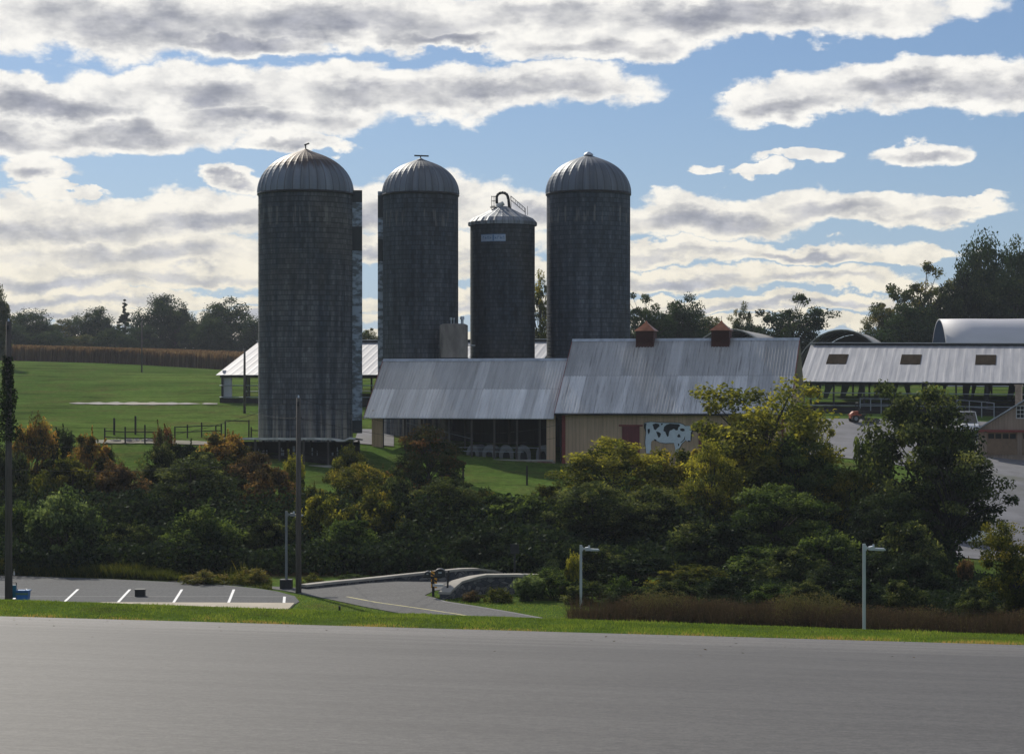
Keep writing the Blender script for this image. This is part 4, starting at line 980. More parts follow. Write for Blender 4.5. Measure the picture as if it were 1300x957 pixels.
for (px, d, lab) in ((588, 146, 'thin dark paddock post below the open barn, next to red bush'), (669, 146, 'thin dark paddock post below the pale sill of the open barn'), (1040, 150, 'dark gate post beside the yellow tree at the gravel yard')):
    x, y = wx(px, d); hh = 1.35 if px < 1000 else 2.2
    tag(MB().bar((0, 0, -.3), (0, 0, hh), .13, .13).tube((0, 0, hh), (0, 0, hh+.04), .09, .02).build('fence_post', M['oldwood'], None, loc=(x, y, h(x, y))), lab, 'post')
rp = MB(); rg = random.Random(4)
for i in range(22):
    x = rg.uniform(-1.6, 1.6); y = rg.uniform(-.5, .5); s_ = rg.uniform(.12, .28)
    rp.lathe([(.01, 0), (s_, .05), (s_*.8, s_*.9), (.01, s_*1.1)], 6, None, (x, y))
x, y = wx(166, 159); tag(rp.build('stone_pile', M['concrete'], None, loc=(x, y, h(x, y))), 'low pile of pale stones behind the meadow fence', 'stones')

# ------------------------------------------------------------------ utility poles and wires
def pole(label, px, ytop, d, r0, r1, arm=True, zb=None, lean=0.):
    x = WX(px, d); zb = h(x, d) if zb is None else zb; zt2 = WZ(ytop, d)-zb
    t = thing('utility_pole', label, 'utility pole', (x, d, zb))
    MB().tube((0, 0, -.5), (lean, 0, zt2), r0, r1, 14).build('shaft', M['polewood'], t, True)
    if arm:
        MB().tube((lean, 0, zt2), (lean, 0, zt2+.14), .05, .03).build('insulator', M['galv'], t)
        MB().tube((.0, -r1-.02, zt2-.4), (.0, -r1-.02, zt2-.2), .06).build('insulator', M['darkmetal'], t); MB().tube((lean-.16, 0, zt2-1.0), (lean+.16, 0, zt2-1.0), .035).build('bracket', M['darkmetal'], t)
    return t, Vector((x+lean, d, zb+zt2))
_, topL = pole('tall vine-wrapped utility pole at the left edge of the photo', 11, 408, 100, .19, .13)
_, topC = pole('slim utility pole standing right beside the parking lot lamp', 379, 505, 103.8, .15, .11)
pole('thin distant pole in front of the corn field', 180, 408, 300, .12, .09, False)
pole('dark pole in front of the white-roofed shed end', 310.5, 442, 205, .14, .10, False)
pole('distant dark pole between the two left silos', 459, 406, 250, .13, .1, False)
def wire(label, a, b, sag, r=.011):
    n_ = 24; P_ = [a.lerp(b, i/n_)-Vector((0, 0, sag*4*(i/n_)*(1-i/n_))) for i in range(n_+1)]
    o = MB(); o.path([q_-a for q_ in P_], [r]*(n_+1), 5)
    return tag(o.build('overhead_wire', M['wire'], None, True, loc=a), label, 'wire')
wire('upper overhead wire between the two near utility poles', topL+Vector((0, 0, -6.0)), topC, .8)
wire('lower overhead wire between the two near utility poles', topL+Vector((0, 0, -7.1)), topC+Vector((0, 0, -3.1)), .25)
wire('overhead wire from slim pole towards the cow barn', topC, W(712, 538, 162.6), 1.2)
wire('lower overhead wire from slim pole to the open barn', topC+Vector((0, 0, -1.0)), W(705, 556, 163), .8)
wire('overhead wire from slim pole back towards the left silo', topC+Vector((0, 0, -1.0)), W(300, 515, 175), .3)

# ------------------------------------------------------------------ lot lamps
def lamp(mat):
    t = thing('street_lamp', 'x', 'street lamp', group='lot lamps with flat LED heads')
    MB().box(-.06, -.06, 0, .06, .06, 4.0).build('pole', mat, t, bevel=.012)
    MB().box(.06, -.04, 3.78, .20, .04, 3.86).box(.06, -.05, 3.72, .10, .05, 3.92).build('arm', mat, t)
    hd = MB(); hd.prism([(.20, 3.74), (.20, 3.88), (.34, 3.91), (.44, 3.83), (.82, 3.81), (.86, 3.77), (.84, 3.74)], 'y', -.17, .17); o = hd.build('lamp_head', mat, t)
    MB().tube((.38, 0, 3.86), (.38, 0, 3.98), .045, .04).build('photocell', M['lampmetal'], o)
    MB().box(.44, -.14, 3.722, .80, .14, 3.738).build('lens', M['offwhite'], o)
    MB().box(-.13, -.13, 0, .13, .13, .04).build('base_plate', mat, t)
    return t
lm = lamp(M['lampmetal'])
d_ = 85.; zz_ = WZ(690, d_)-4.0; lm.location = (WX(1097, d_), d_, zz_); lm['label'] = 'pale lot lamp in front of the tall dark tree, rightmost'
d_ = 97.; lm2 = dup(lm, (WX(737.5, d_), d_, WZ(691.5, d_)-4.0), 0, 'pale lot lamp beside the mown grass near the stone bridge')
d_ = 106.; lm3 = dup(lm, (WX(363.5, d_), d_, WZ(648.5, d_)-4.0), 0, 'grey lot lamp on a dark square footing beside the utility pole')
for o in list(lm3.children)+[lm2]: pass
for o in lm3.children:
    o.material_slots[0].link = 'OBJECT'; o.material_slots[0].material = M['lampdark']
zl = lm3.location.z
MB().box(-.30, -.30, -zl-.3, .30, .30, -zl+.50).build('footing', M['darkmetal'], lm3)
MB().box(-.25, -.25, -lm2.location.z-.6, .25, .25, .0).build('footing', M['concrete'], lm2)
MB().box(-.25, -.25, -lm.location.z-.9, .25, .25, .0).build('footing', M['concrete'], lm)

# ------------------------------------------------------------------ stone bridge walls, mailboxes, small things
def stonewall(label, pts_, th=.42):
    """pts: (x, y, ground z, top z)"""
    t = thing('stone_wall', label, 'wall', (0, 0, 0)); bx0, by0 = pts_[0][0], pts_[0][1]; t.location = (bx0, by0, 0)
    P_ = [Vector((a-bx0, b-by0, 0)) for a, b, _, _ in pts_]; N_ = []
    for i in range(len(P_)):
        d_ = (P_[min(i+1, len(P_)-1)]-P_[max(i-1, 0)]).normalized(); N_.append(Vector((-d_.y, d_.x, 0)))
    def strip(w, lo, hi):
        vs = []
        for q_, n_, a, b in zip(P_, N_, lo, hi):
            for s_, z in ((-1, a), (1, a), (1, b), (-1, b)): v = q_+n_*w/2*s_; vs.append((v.x, v.y, z))
        fs = [(4*i+j, 4*i+(j+1) % 4, 4*i+4+(j+1) % 4, 4*i+4+j) for i in range(len(P_)-1) for j in range(4)]+[(3, 2, 1, 0), tuple(4*(len(P_)-1)+j for j in range(4))]
        return MB().add(vs, fs)
    strip(th, [q_[2]-.8 for q_ in pts_], [q_[3]-.12 for q_ in pts_]).build('masonry', M['stonewall'], t)
    strip(th+.12, [q_[3]-.118 for q_ in pts_], [q_[3] for q_ in pts_]).build('cap_stones', M['capstone'], t)
    return t
m_, t_, o_ = newmat('coursed_rubble'); P_ = t_.new('ShaderNodeTexCoord').outputs['Object']
vo = t_.new('ShaderNodeTexVoronoi', feature='F1'); vo.inputs['Scale'].default_value = 3.; t_.put(vo.inputs['Vector'], t_.vec('MULTIPLY', P_, (1, 1, 1.8)))
ve = t_.new('ShaderNodeTexVoronoi', feature='DISTANCE_TO_EDGE'); ve.inputs['Scale'].default_value = 3.; t_.put(ve.inputs['Vector'], t_.vec('MULTIPLY', P_, (1, 1, 1.8)))
c_ = t_.mix(t_.ramp(t_.sep(vo.outputs['Color'])[0], .1, .9), (.060, .064, .075), (.19, .185, .18)); c_ = t_.mix(t_.ramp(ve.outputs[0], .02, .07, 1, 0), c_, (.035, .035, .037))
principled(t_, o_, c_, .9, 0, ve.outputs[0], .6, .05); M['stonewall'] = m_
def wp(px, d, top_y): return (WX(px, d), d, 0., WZ(top_y, d))
stonewall('long low stone wall rising along the far side of the bridge road', [wp(385, 105.9, 741.6), wp(420, 107.4, 737.6), wp(460, 109.2, 734), wp(500, 110.4, 729.8), wp(551, 110.3, 724.5), wp(585, 110.8, 721.2), wp(605, 111.4, 720.8), wp(622, 112.4, 723), wp(640, 114.5, 728)])
stonewall('curved stone wall with wide pale cap beside the mailboxes', [wp(564, 100.9, 751), wp(570, 101.4, 745), wp(580, 102.2, 737), wp(601, 103.4, 731), wp(617, 103.6, 728.6), wp(656, 103.6, 728.2), wp(690, 103.4, 729)], .5)
def small(px, py, z=0.03): v = gpx(px, py, z); return v
mbp = small(550, 757)
mt = thing('mailbox', 'dark twin mailboxes on one post at the end of bridge wall', 'mailbox', mbp)
MB().box(-.06, -.05, -.1, .06, .05, .95).box(-.5, -.05, .92, .42, .05, .99).build('post', M['oldwood'], mt)
for i, (x, w, hh) in enumerate(((-.42, .30, .26), (.08, .52, .38))):
    arc = [(x+w/2+w/2*math.cos(a), .992+hh*.5+hh*.5*math.sin(a)) for a in np.linspace(0, math.pi, 9)]
    bx_ = MB().prism([(x+w, .992)]+arc+[(x, .992)], 'y', -.30, .28).build('box', simple('dark_mailbox_paint', (.022, .026, .030), .4), mt)
    MB().box(x+w*.35, -.33, .992+hh*.45, x+w*.65, -.303, .992+hh*.6).build('handle', M['galv'], bx_)
MB().box(-.02, -.14, .5, .50, .10, .62).build('newspaper_tube', M['offwhite'], mt)
op = gpx(551, 750, .03); ot = thing('hazard_marker', 'yellow and black striped hazard marker behind the mailboxes', 'sign', op, R(-8))
pz = WZ(724.5, op.y)-op.z
MB().tube((0, .02, -.1), (0, .02, pz), .03).build('post', M['darkmetal'], ot)
pt_ = MB().box(-.15, -.02, pz-.85, .15, .0, pz).build('plate', M['yellow'], ot)
sp = MB()
for k in range(4):
    z = pz-.80+k*.22; sp.add([(-.15, -.024, z+.18), (.15, -.024, z-.0), (.15, -.024, z+.09), (-.15, -.024, min(z+.27, pz))], [(0, 1, 2, 3)])
sp.build('stripe', M['black'], pt_)
q_ = small(567, 758.5); ss = thing('sign_post', 'leaning dark sign post beside the mailboxes', 'sign', q_)
MB().bar((0, 0, -.1), (.10, 0, 1.32), .07, .09).build('post', M['oldwood'], ss); MB().box(-.02, -.08, 1.10, .20, -.05, 1.22).build('plate', M['darkmetal'], ss)
q_ = Vector((WX(653.5, 104.6), 104.6, 0)); ss = thing('sign_post', 'thin metal post rising behind the bridge wall near the bushes', 'post', q_)
zt_ = WZ(690, 104.6); MB().tube((0, 0, 0), (0, 0, zt_), .05).build('post', M['darkmetal'], ss); MB().box(-.22, -.03, zt_-.5, .22, -.051, zt_-.02).build('plate', M['darkmetal'], ss)
q_ = small(178, 756.5); cr = thing('crate', 'black crate left standing on the parking bay asphalt', 'crate', q_, R(3))
MB().box(-.24, -.2, 0, .24, .2, .04).box(-.24, -.2, .04, -.21, .2, .32).box(.21, -.2, .04, .24, .2, .32).box(-.21, -.2, .04, .21, -.17, .32).box(-.21, .17, .04, .21, .2, .32).build('body', M['black'], cr)
MB().box(-.26, -.22, .32, .26, .22, .35).build('lid', M['black'], cr)
q_ = small(431, 776.5, 0.); v_ = thing('marker_post', 'tiny black marker stake in the grass island', 'post', q_)
MB().tube((0, 0, -.1), (0, 0, .24), .05, .045).build('stake', M['black'], v_); MB().tube((0, 0, .24), (0, 0, .28), .065, .05).build('cap', M['black'], v_)
# blue tote and hand cart by the left pole
q_ = small(29.5, 761.5); bt = thing('storage_tote', 'bright blue tote with green band beside the left pole', 'tote', q_, R(-4))
MB().prism([(-.26, 0), (.26, 0), (.30, .44), (-.30, .44)], 'y', -.22, .22).build('body', M['bluepaint'], bt, bevel=.02)
MB().box(-.30, -.235, .27, .30, -.222, .37).build('band', M['greenband'], bt)
MB().box(-.33, -.26, .442, .33, .26, .49).build('lid', M['bluepaint'], bt); MB().tube((-.2, -.24, .55), (.2, -.24, .55), .015).tube((-.2, -.24, .47), (-.2, -.24, .55), .015).tube((.2, -.24, .47), (.2, -.24, .55), .015).build('handle', M['black'], bt)
q_ = small(17.5, 761.5); hc = thing('hand_cart', 'blue upright hand cart standing between the left pole and tote', 'cart', q_)
MB().tube((-.1, 0, .08), (-.1, 0, 1.15), .022).tube((.12, 0, .08), (.12, 0, .85), .022).tube((-.1, 0, 1.15), (.0, -.1, 1.2), .02).tube((-.1, 0, .5), (.12, 0, .5), .02).tube((-.1, 0, .85), (.12, 0, .85), .02).build('frame', M['darkmetal'], hc)
MB().box(-.11, -.12, .12, .13, -.02, .72).build('panel', M['teal'], hc); MB().box(-.12, -.3, .03, .14, 0, .06).build('toe_plate', M['darkmetal'], hc)
for s_ in (-.16, .16): MB().tube((s_-.02, .06, .10), (s_+.02, .06, .10), .10, n=16).build('wheel', M['rubber'], hc)
MB().tube((.02, -.03, 1.2), (.02, -.03, 1.34), .05, .035).tube((.02, -.03, 1.34), (.02, -.03, 1.40), .02).build('bottle', M['offwhite'], hc)

# ------------------------------------------------------------------ vehicles
def wheel(parent, x, y, r, w):
    o = MB().tube((x-w/2, y, r), (x+w/2, y, r), r, n=24).build('wheel', M['rubber'], parent, bevel=.02)
    MB().tube((x-w/2-.012, y, r), (x+w/2+.012, y, r), r*.5, n=16).build('rim', M['lampdark'], o); return o
def loft(secs):
    """secs: list of (y, [(x, z)...]) cross sections with equal counts"""
    n_ = len(secs[0][1]); vs = [(x, y, z) for y, s_ in secs for x, z in s_]
    fs = [(j*n_+i, j*n_+(i+1) % n_, (j+1)*n_+(i+1) % n_, (j+1)*n_+i) for j in range(len(secs)-1) for i in range(n_)]
    fs += [tuple(range(n_-1, -1, -1)), tuple((len(secs)-1)*n_+i for i in range(n_))]
    return MB().add(vs, fs)
def car(label, loc, rot, L=4.6, wd=1.82, hgt=1.5, suv=False):
    t = thing('parked_car', label, 'car', loc, rot)
    hw = wd/2; sh_ = .98 if suv else .90
    def sec(k, zt2, zb2=.32): return [(-hw*k, zb2), (-hw*k*1.0, zt2*.62), (-hw*k*.94, zt2), (hw*k*.94, zt2), (hw*k, zt2*.62), (hw*k, zb2)]
    secs = [(0, sec(.80, sh_*.70, .38)), (.12, sec(.90, sh_*.82, .26)), (.9, sec(.98, sh_*.96, .24)), (1.4, sec(1, sh_, .24)), (L-1.3, sec(1, sh_*1.03, .24)), (L-.4, sec(.97, sh_*1.0, .24)), (L-.08, sec(.88, sh_*.93, .30)), (L, sec(.82, sh_*.75, .38))]
    loft(secs).build('body', M['white'], t, False, bevel=.03)
    y0, y1, y2, y3 = 1.25, 2.0, (L-.75 if suv else L-1.6), (L-.15 if suv else L-.75)
    def cs(k, z): return [(-hw*k, z), (hw*k, z)]
    vs = []
    for (y, z, k) in ((y0, sh_-.02, .90), (y1, hgt, .74), (y2, hgt-.02, .74), (y3, sh_+.0, .88)): vs += [(-hw*k, y, z), (hw*k, y, z)]
    MB().add(vs+[(-hw*.9, y0+.05, sh_-.04), (hw*.9, y0+.05, sh_-.04), (-hw*.88, y3-.05, sh_-.04), (hw*.88, y3-.05, sh_-.04)],
             [(0, 1, 3, 2), (4, 5, 7, 6), (0, 2, 4, 6), (1, 7, 5, 3), (8, 10, 11, 9)]).build('glass', M['glass'], t)
    MB().box(-hw*.75, y1-.05, hgt-.015, hw*.75, y2+.05, hgt+.03).build('roof', M['white'], t, bevel=.02)
    pl = MB()
    for s_ in (-1, 1):
        for (ya, za, ka, yb, zb_, kb) in ((y0, sh_, .905, y1, hgt, .75), ((y1+y2)/2, sh_, .93, (y1+y2)/2+.05, hgt, .75), (y3, sh_, .89, y2, hgt, .75)):
            pl.bar((s_*hw*ka, ya, za), (s_*hw*kb, yb, zb_), .05, .05)
    pl.build('pillar', M['white'], t)
    for s_ in (-1, 1):
        for y in (.85, L-.9): wheel(t, s_*(hw-.10), y, .33, .22)
        MB().box(s_*hw*.45, -.015, sh_*.52, s_*hw*.78, .06, sh_*.68).build('headlight', M['galv'], t)
        MB().box(s_*hw*.55, L-.05, sh_*.6, s_*hw*.82, L+.012, sh_*.8).build('tail_light', M['redtrim'], t)
        MB().box(s_*(hw+.0), y0+.45, sh_, s_*(hw+.17), y0+.6, sh_+.12).build('mirror', M['white'], t)
    MB().box(-hw*.5, -.02, .34, hw*.5, .05, sh_*.45).build('grille', M['black'], t)
    return t
x, y = WX(1271, 141), 141; car('white car parked under the dark tree by the farm lane', (x, y, h(x, y)+.06), R(84), 4.5, 1.8, 1.5, True)
x, y = WX(1231, 192), 192; car('white van parked to the left of the tan garage', (x, y, h(x, y)+.06), R(-6), 4.9, 1.95, 2.0, True)
# orange ride-on mower
x, y = WX(1079, 196), 196; mo = thing('riding_mower', 'orange ride-on mower with roll bar parked on gravel yard', 'mower', (x, y, h(x, y)+.06), R(-90+8)); mo.scale = (1.05, 1.05, 1.05)
loft([(0, [(-.28, .35), (-.28, .75), (.28, .75), (.28, .35)]), (.25, [(-.36, .3), (-.34, .98), (.34, .98), (.36, .3)]), (.75, [(-.38, .3), (-.36, 1.02), (.36, 1.02), (.38, .3)])]).build('hood', M['orangepaint'], mo, bevel=.03)
MB().box(-.30, .76, .28, .30, 2.0, .42).build('chassis', M['darkmetal'], mo)
MB().box(-.27, .95, .6, .27, 1.4, .74).box(-.27, .85, .74, .27, .97, 1.25).box(-.2, .9, .42, .2, 1.3, .6).build('seat', M['black'], mo, bevel=.02)
MB().box(-.62, .0, .62, -.40, .9, .72).box(.40, .0, .62, .62, .9, .72).build('fender', M['orangepaint'], mo)
MB().tube((-.42, .7, .5), (-.42, .66, 1.75), .035).tube((.42, .7, .5), (.42, .66, 1.75), .035).tube((-.42, .66, 1.75), (.42, .66, 1.75), .035).build('roll_bar', M['black'], mo)
MB().prism([(-.72, 1.35), (.72, 1.35), (.8, 1.9), (.5, 2.35), (-.5, 2.35), (-.8, 1.9)], 'z', .16, .38).build('mower_deck', M['darkmetal'], mo)
MB().tube((-.2, 1.5, .5), (-.2, 1.25, 1.05), .02).tube((.2, 1.5, .5), (.2, 1.25, 1.05), .02).build('lever', M['darkmetal'], mo)
for s_ in (-.5, .5): wheel(mo, s_, .38, .34, .26)
for s_ in (-.45, .45): wheel(mo, s_, 2.45, .17, .12)

# ------------------------------------------------------------------ plants
def leafquads(C, Nn, size, rg, aspect=.55):
    n_ = len(C); t1_ = np.cross(Nn, rg.normal(size=(n_, 3))); t1_ /= np.linalg.norm(t1_, axis=1)[:, None]+1e-9
    t2_ = np.cross(Nn, t1_); t2_ /= np.linalg.norm(t2_, axis=1)[:, None]+1e-9
    s = size*rg.uniform(.55, 1.25, n_)[:, None]
    V = np.empty((n_, 4, 3)); V[:, 0] = C-t1_*s; V[:, 1] = C-t2_*s*aspect; V[:, 2] = C+t1_*s; V[:, 3] = C+t2_*s*aspect
    return V.reshape(-1, 3)
def crown_points(rg, kind, Rr, Hh, z0_, ncl, per, cl_r, shell=.5):
    """clump centres for a crown between z0 and H, then leaves scattered round each clump"""
    C = []; 
    while len(C) < ncl:
        v = rg.normal(size=3); v /= np.linalg.norm(v)
        rr = rg.uniform(shell, 1)**.6; zc = v[2]*rr
        if kind == 'round': x, y, z = v[0]*rr*Rr, v[1]*rr*Rr, (z0_+Hh)/2+zc*(Hh-z0_)/2
        elif kind == 'shrub':
            zf_ = abs(zc)**.9; x, y, z = v[0]*rr*Rr*(1.0), v[1]*rr*Rr, z0_+zf_*(Hh-z0_)*.95
        elif kind == 'cone':
            t = rg.uniform(0, 1); wdt = Rr*(1-t)**.8*rg.uniform(.5, 1); a = rg.uniform(0, 6.283); x, y, z = wdt*math.cos(a), wdt*math.sin(a), z0_+t*(Hh-z0_)
        elif kind == 'vase':
            t = rg.uniform(0, 1)**.7; wdt = Rr*(.35+.65*math.sin(min(t*1.15, 1)*math.pi*.62))*rg.uniform(.35, 1); a = rg.uniform(0, 6.283); x, y, z = wdt*math.cos(a), wdt*math.sin(a), z0_+t*(Hh-z0_)*.97
        C.append((x, y, z))
    C = np.array(C); C[:, 2] += rg.normal(0, .03*Hh, ncl); C[:, :2] *= (1+rg.normal(0, .17, ncl))[:, None]; C[:, 2] *= 1+np.clip(rg.normal(0, .10, ncl), -.25, .05)
    C[:, 2] = np.maximum(C[:, 2], .25)
    return C
def crown_mesh(name, seed, kind, Rr, Hh, z0_, ncl, per, cl_r, leaf, shell=.5, flat=.7, toplight=.35, parent=None, mat=None):
    rg = np.random.default_rng(seed)
    C = crown_points(rg, kind, Rr, Hh, z0_, ncl, per, cl_r, shell)
    n_ = ncl*per; ci = np.repeat(np.arange(ncl), per)
    rad = cl_r*rg.uniform(.55, 1.35, ncl)
    if kind == 'cone': rad = rad*np.clip(1.15-(C[:, 2]-z0_)/(Hh-z0_), .22, 1)
    v = rg.normal(size=(n_, 3)); v /= np.linalg.norm(v, axis=1)[:, None]
    rr = rg.uniform(.15, 1, n_)**.55
    off = v*rr[:, None]*rad[ci][:, None]; off[:, 2] *= flat
    off += rg.normal(0, .10, (n_, 3))*rad[ci][:, None]
    Pp = C[ci]+off
    Nn = v*.6+rg.normal(size=(n_, 3))*.7+np.array([0, 0, .45]); Nn /= np.linalg.norm(Nn, axis=1)[:, None]
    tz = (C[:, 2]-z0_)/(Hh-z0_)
    ct = np.clip(.22+toplight*tz+rg.normal(0, .25, ncl), 0, 1)  # clumps near the crown top tinted brighter, light from above painted in
    tint = np.clip(ct[ci]+off[:, 2]/(rad[ci]+1e-6)*.10+rg.normal(0, .13, n_), 0, 1)  # upper leaves of each clump painted lighter the same way
    # loose sprays that break the outline
    ns, m2_ = (0, 12) if Hh > 12 or kind == 'round' else (max(8, ncl//5), 26)
    b0 = C[rg.integers(0, ncl, ns)]; dr = b0-np.array([0, 0, (z0_+Hh)*.30]); dr /= np.linalg.norm(dr, axis=1)[:, None]; dr[:, 2] = np.abs(dr[:, 2])+.35; dr += rg.normal(0, .25, dr.shape)
    ln = rg.uniform(.05, .14, ns)*Hh*.55+cl_r*.7; tt_ = rg.uniform(.1, 1, (ns, m2_)); wob = rg.normal(0, .09, (ns, m2_, 3))*cl_r*(1.3-tt_)[:, :, None]
    sp_ = (b0[:, None]+dr[:, None]*ln[:, None, None]*tt_[:, :, None]+wob).reshape(-1, 3)
    Pp = np.vstack([Pp, sp_]); n3 = rg.normal(size=sp_.shape); n3 /= np.linalg.norm(n3, axis=1)[:, None]; Nn = np.vstack([Nn, n3]); tint = np.concatenate([tint, np.clip(rg.normal(.55, .2, len(sp_)), 0, 1)])
    keep = Pp[:, 2] > .02
    V = leafquads(Pp, Nn, leaf, rg).reshape(-1, 4, 3)[keep].reshape(-1, 3)
    return quadmesh(name, V, mat, tint[keep], parent), C
def stem_mesh(C, Hh, Rr, seed, kind, parent, mat, nlimb=14):
    rg = random.Random(seed); m_ = MB()
    if kind == 'shrub':
        for i in range(min(nlimb, len(C))):
            c = Vector(C[rg.randrange(len(C))]); b = Vector((rg.uniform(-.25, .25)*Rr, rg.uniform(-.25, .25)*Rr, -.1)); md = b.lerp(c, .5)+Vector((0, 0, .12*Hh))
            m_.path([b, md, c], [.05, .035, .012], 5)
        return m_.build('stems', mat, parent)
    r0 = .022*Hh+.04; pts_ = [Vector((0, 0, -.3))]; k = 5
    for i in range(1, k+1): pts_.append(Vector((rg.uniform(-.03, .03)*Hh, rg.uniform(-.03, .03)*Hh, Hh*.82*i/k)))
    rr = [r0*(1-.8*i/k) for i in range(k+1)]; m_.path(pts_, rr, 9)
    for i in range(min(nlimb, len(C))):
        c = Vector(C[i]); t = max(.12, min(.9, c.z/Hh*.62)); j = min(int(t*k), k-1); b = pts_[j].lerp(pts_[j+1], t*k-j)
        md = b.lerp(c, .5)+Vector((0, 0, .05*Hh)); rl = rr[j]*.45
        m_.path([b, md, c], [rl, rl*.6, .02], 5)
    return m_.build('trunk', mat, parent)
PROTO = {}
#            kind   R    H    z0  ncl  per  cl_r leaf shell flat toplight limbs
SPEC = {
 'roundtree': ('round', 3.6, 9, 1.0, 135, 165, 0.92, 0.140, .5, .7, .40, 26),
 'opentree':  ('round', 4.0, 10, 2.0, 76, 170, 0.98, 0.150, .62, .55, .30, 76),
 'vasetree':  ('vase', 3.4, 9.5, .6, 125, 160, 0.84, 0.140, .4, .8, .45, 30),
 'shrubA':    ('shrub', 2.4, 4, .2, 78, 160, 0.60, 0.118, .5, .8, .40, 14),
 'shrubB':    ('shrub', 2.4, 4, .2, 70, 160, 0.65, 0.128, .5, .6, .40, 14),
 'shrubC':    ('vase', 1.9, 4, .1, 64, 125, 0.59, 0.134, .3, 1.1, .50, 14),
 'weed':      ('shrub', 1.2, 1.5, .05, 43, 59, 0.30, 0.087, .3, 1.2, .5, 10),
 'fartree':   ('round', 5.2, 13, 1.5, 130, 170, 1.65, 0.235, .4, .75, .30, 24),
 'fartree2':  ('round', 5.4, 13, 2.0, 110, 160, 1.50, 0.225, .55, .7, .30, 110),
 'faropen':   ('round', 5.4, 13, 2.4, 104, 130, 1.15, 0.205, .5, .6, .30, 104),
 'pine':      ('cone', 3.2, 13, 2.0, 86, 108, 1.04, 0.252, .4, .4, .20, 30),
}
SEEDN = [100]
def plant(spec, px, ytop, d, wpx, pal, label, name=None, cat=None, group=None, bury=0., rot=None, dy=None):
    kind, Rr, Hh, z0_, ncl, per, cl_r, leaf, shell, flat_, tb, limbs = SPEC[spec]
    x = WX(px, d); zb2 = h(x, d)-bury; hh = WZ(ytop, d)-zb2; wm = wpx/F*d
    ext = Rr+cl_r*.55; sx = wm/2/ext; sz = hh/(Hh+cl_r*.25)
    tree = spec not in ('shrubA', 'shrubB', 'shrubC', 'weed')
    name = name or ('tree' if tree else ('weed_clump' if spec == 'weed' else 'shrub')); cat = cat or ('tree' if tree else ('weeds' if spec == 'weed' else 'shrub'))
    SEEDN[0] += 1; sd = SEEDN[0]; rot = random.Random(sd).uniform(0, 6.28) if rot is None else rot
    nvar = {'roundtree': 3, 'shrubA': 3, 'shrubB': 2, 'fartree': 3, 'faropen': 3, 'opentree': 2, 'vasetree': 2, 'weed': 2, 'shrubC': 2, 'fartree2': 2}.get(spec, 1)
    key = (spec, sd % nvar)
    if key not in PROTO:
        t = thing(name, label, cat, (x, d, zb2), rot, group)
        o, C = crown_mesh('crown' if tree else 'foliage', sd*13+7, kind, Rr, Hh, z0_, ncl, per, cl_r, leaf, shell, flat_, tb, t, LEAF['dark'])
        s_ = stem_mesh(C, Hh, Rr, sd, 'shrub' if not tree else kind, t, M['bark'] if not tree else M['barkdark'], limbs)
        PROTO[key] = t
    else:
        t = dup(PROTO[key], (x, d, zb2), rot, label); t.name = name
        if 'group' in t: del t['group']
        t['category'] = cat
        if group: t['group'] = group
    t.scale = (sx, sx*random.Random(sd+5).uniform(.9, 1.1), sz)
    for ch in t.children:
        if ch.name.split('.')[0] in ('crown', 'foliage'):
            ch.name = 'crown' if tree else 'foliage'
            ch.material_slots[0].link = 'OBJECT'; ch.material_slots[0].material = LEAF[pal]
    return t
P = plant
# hedge belt, left part
P('shrubA', 42, 522, 140, 66, 'orange', 'orange-brown shrub at the far left, just right of the pole')
P('shrubC', 76, 548, 143, 44, 'deep', 'dark green shrub squeezed between two orange ones on the left')
P('shrubB', 112, 546, 138, 66, 'orange', 'yellow and orange shrub right of the dark green one on the left')
P('shrubA', 10, 560, 134, 70, 'dark', 'dark green shrub behind the base of the left pole')
P('shrubB', 85, 575, 131, 90, 'olive', 'olive shrub under the orange shrubs at far left')
P('shrubA', 150, 585, 133, 80, 'rust', 'reddish-brown shrub below the left meadow fence')
P('shrubA', 84, 613, 117, 118, 'fresh', 'pale green rounded shrub behind the left parking bays')
P('shrubB', 20, 632, 118, 80, 'green', 'green shrub beside the left pole, behind the blue tote')
P('shrubA', 205, 560, 139, 62, 'dark', 'dark green shrub rising beside the meadow fence end')
P('shrubC', 207, 545, 142, 30, 'redgreen', 'slim reddish shrub at the end of meadow fence')
P('shrubA', 256, 570, 138, 90, 'dark', 'broad dark green shrub below the rail fence')
P('shrubB', 284, 545, 143, 84, 'orange', 'bright orange-red shrub left of the feed shelter')
P('shrubB', 232, 560, 141, 70, 'deep', 'deep green shrub filling the gap left of the bright orange one')
P('shrubA', 322, 570, 139, 66, 'rust', 'rust-tinged shrub right of the bright orange one')
P('shrubA', 128, 562, 139, 60, 'dark', 'dark green shrub just below the left fence posts')
P('roundtree', 455, 588, 129, 100, 'olive', 'broad olive tree below the left corner of open barn')
P('shrubA', 500, 600, 126, 80, 'dark', 'dark shrub between the broad olive tree and red-topped tree')
P('shrubB', 395, 612, 127, 60, 'olive', 'olive shrub immediately right of the slim pole, below the grass')
P('shrubA', 180, 618, 126, 90, 'deep', 'deep green shrub in the shade behind the middle bays')
P('roundtree', 245, 588, 129, 130, 'dark', 'large dark green tree mass behind the crate')
P('shrubA', 252, 640, 117, 118, 'green', 'drooping mid-green shrub at the parking lot edge')
P('shrubB', 165, 660, 118, 80, 'dark', 'dark shrub between the pale green and drooping green shrubs')
P('shrubA', 345, 588, 130, 80, 'rust', 'rust-brown shrub behind the grey lot lamp')
P('shrubC', 372, 582, 134, 34, 'yellow', 'small yellow shrub behind the slim utility pole')
P('shrubB', 340, 650, 119, 90, 'dark', 'dark shrub behind the foot of the grey lot lamp')
P('shrubA', 408, 622, 122, 76, 'yellow', 'yellow-flecked shrub just right of the slim utility pole')
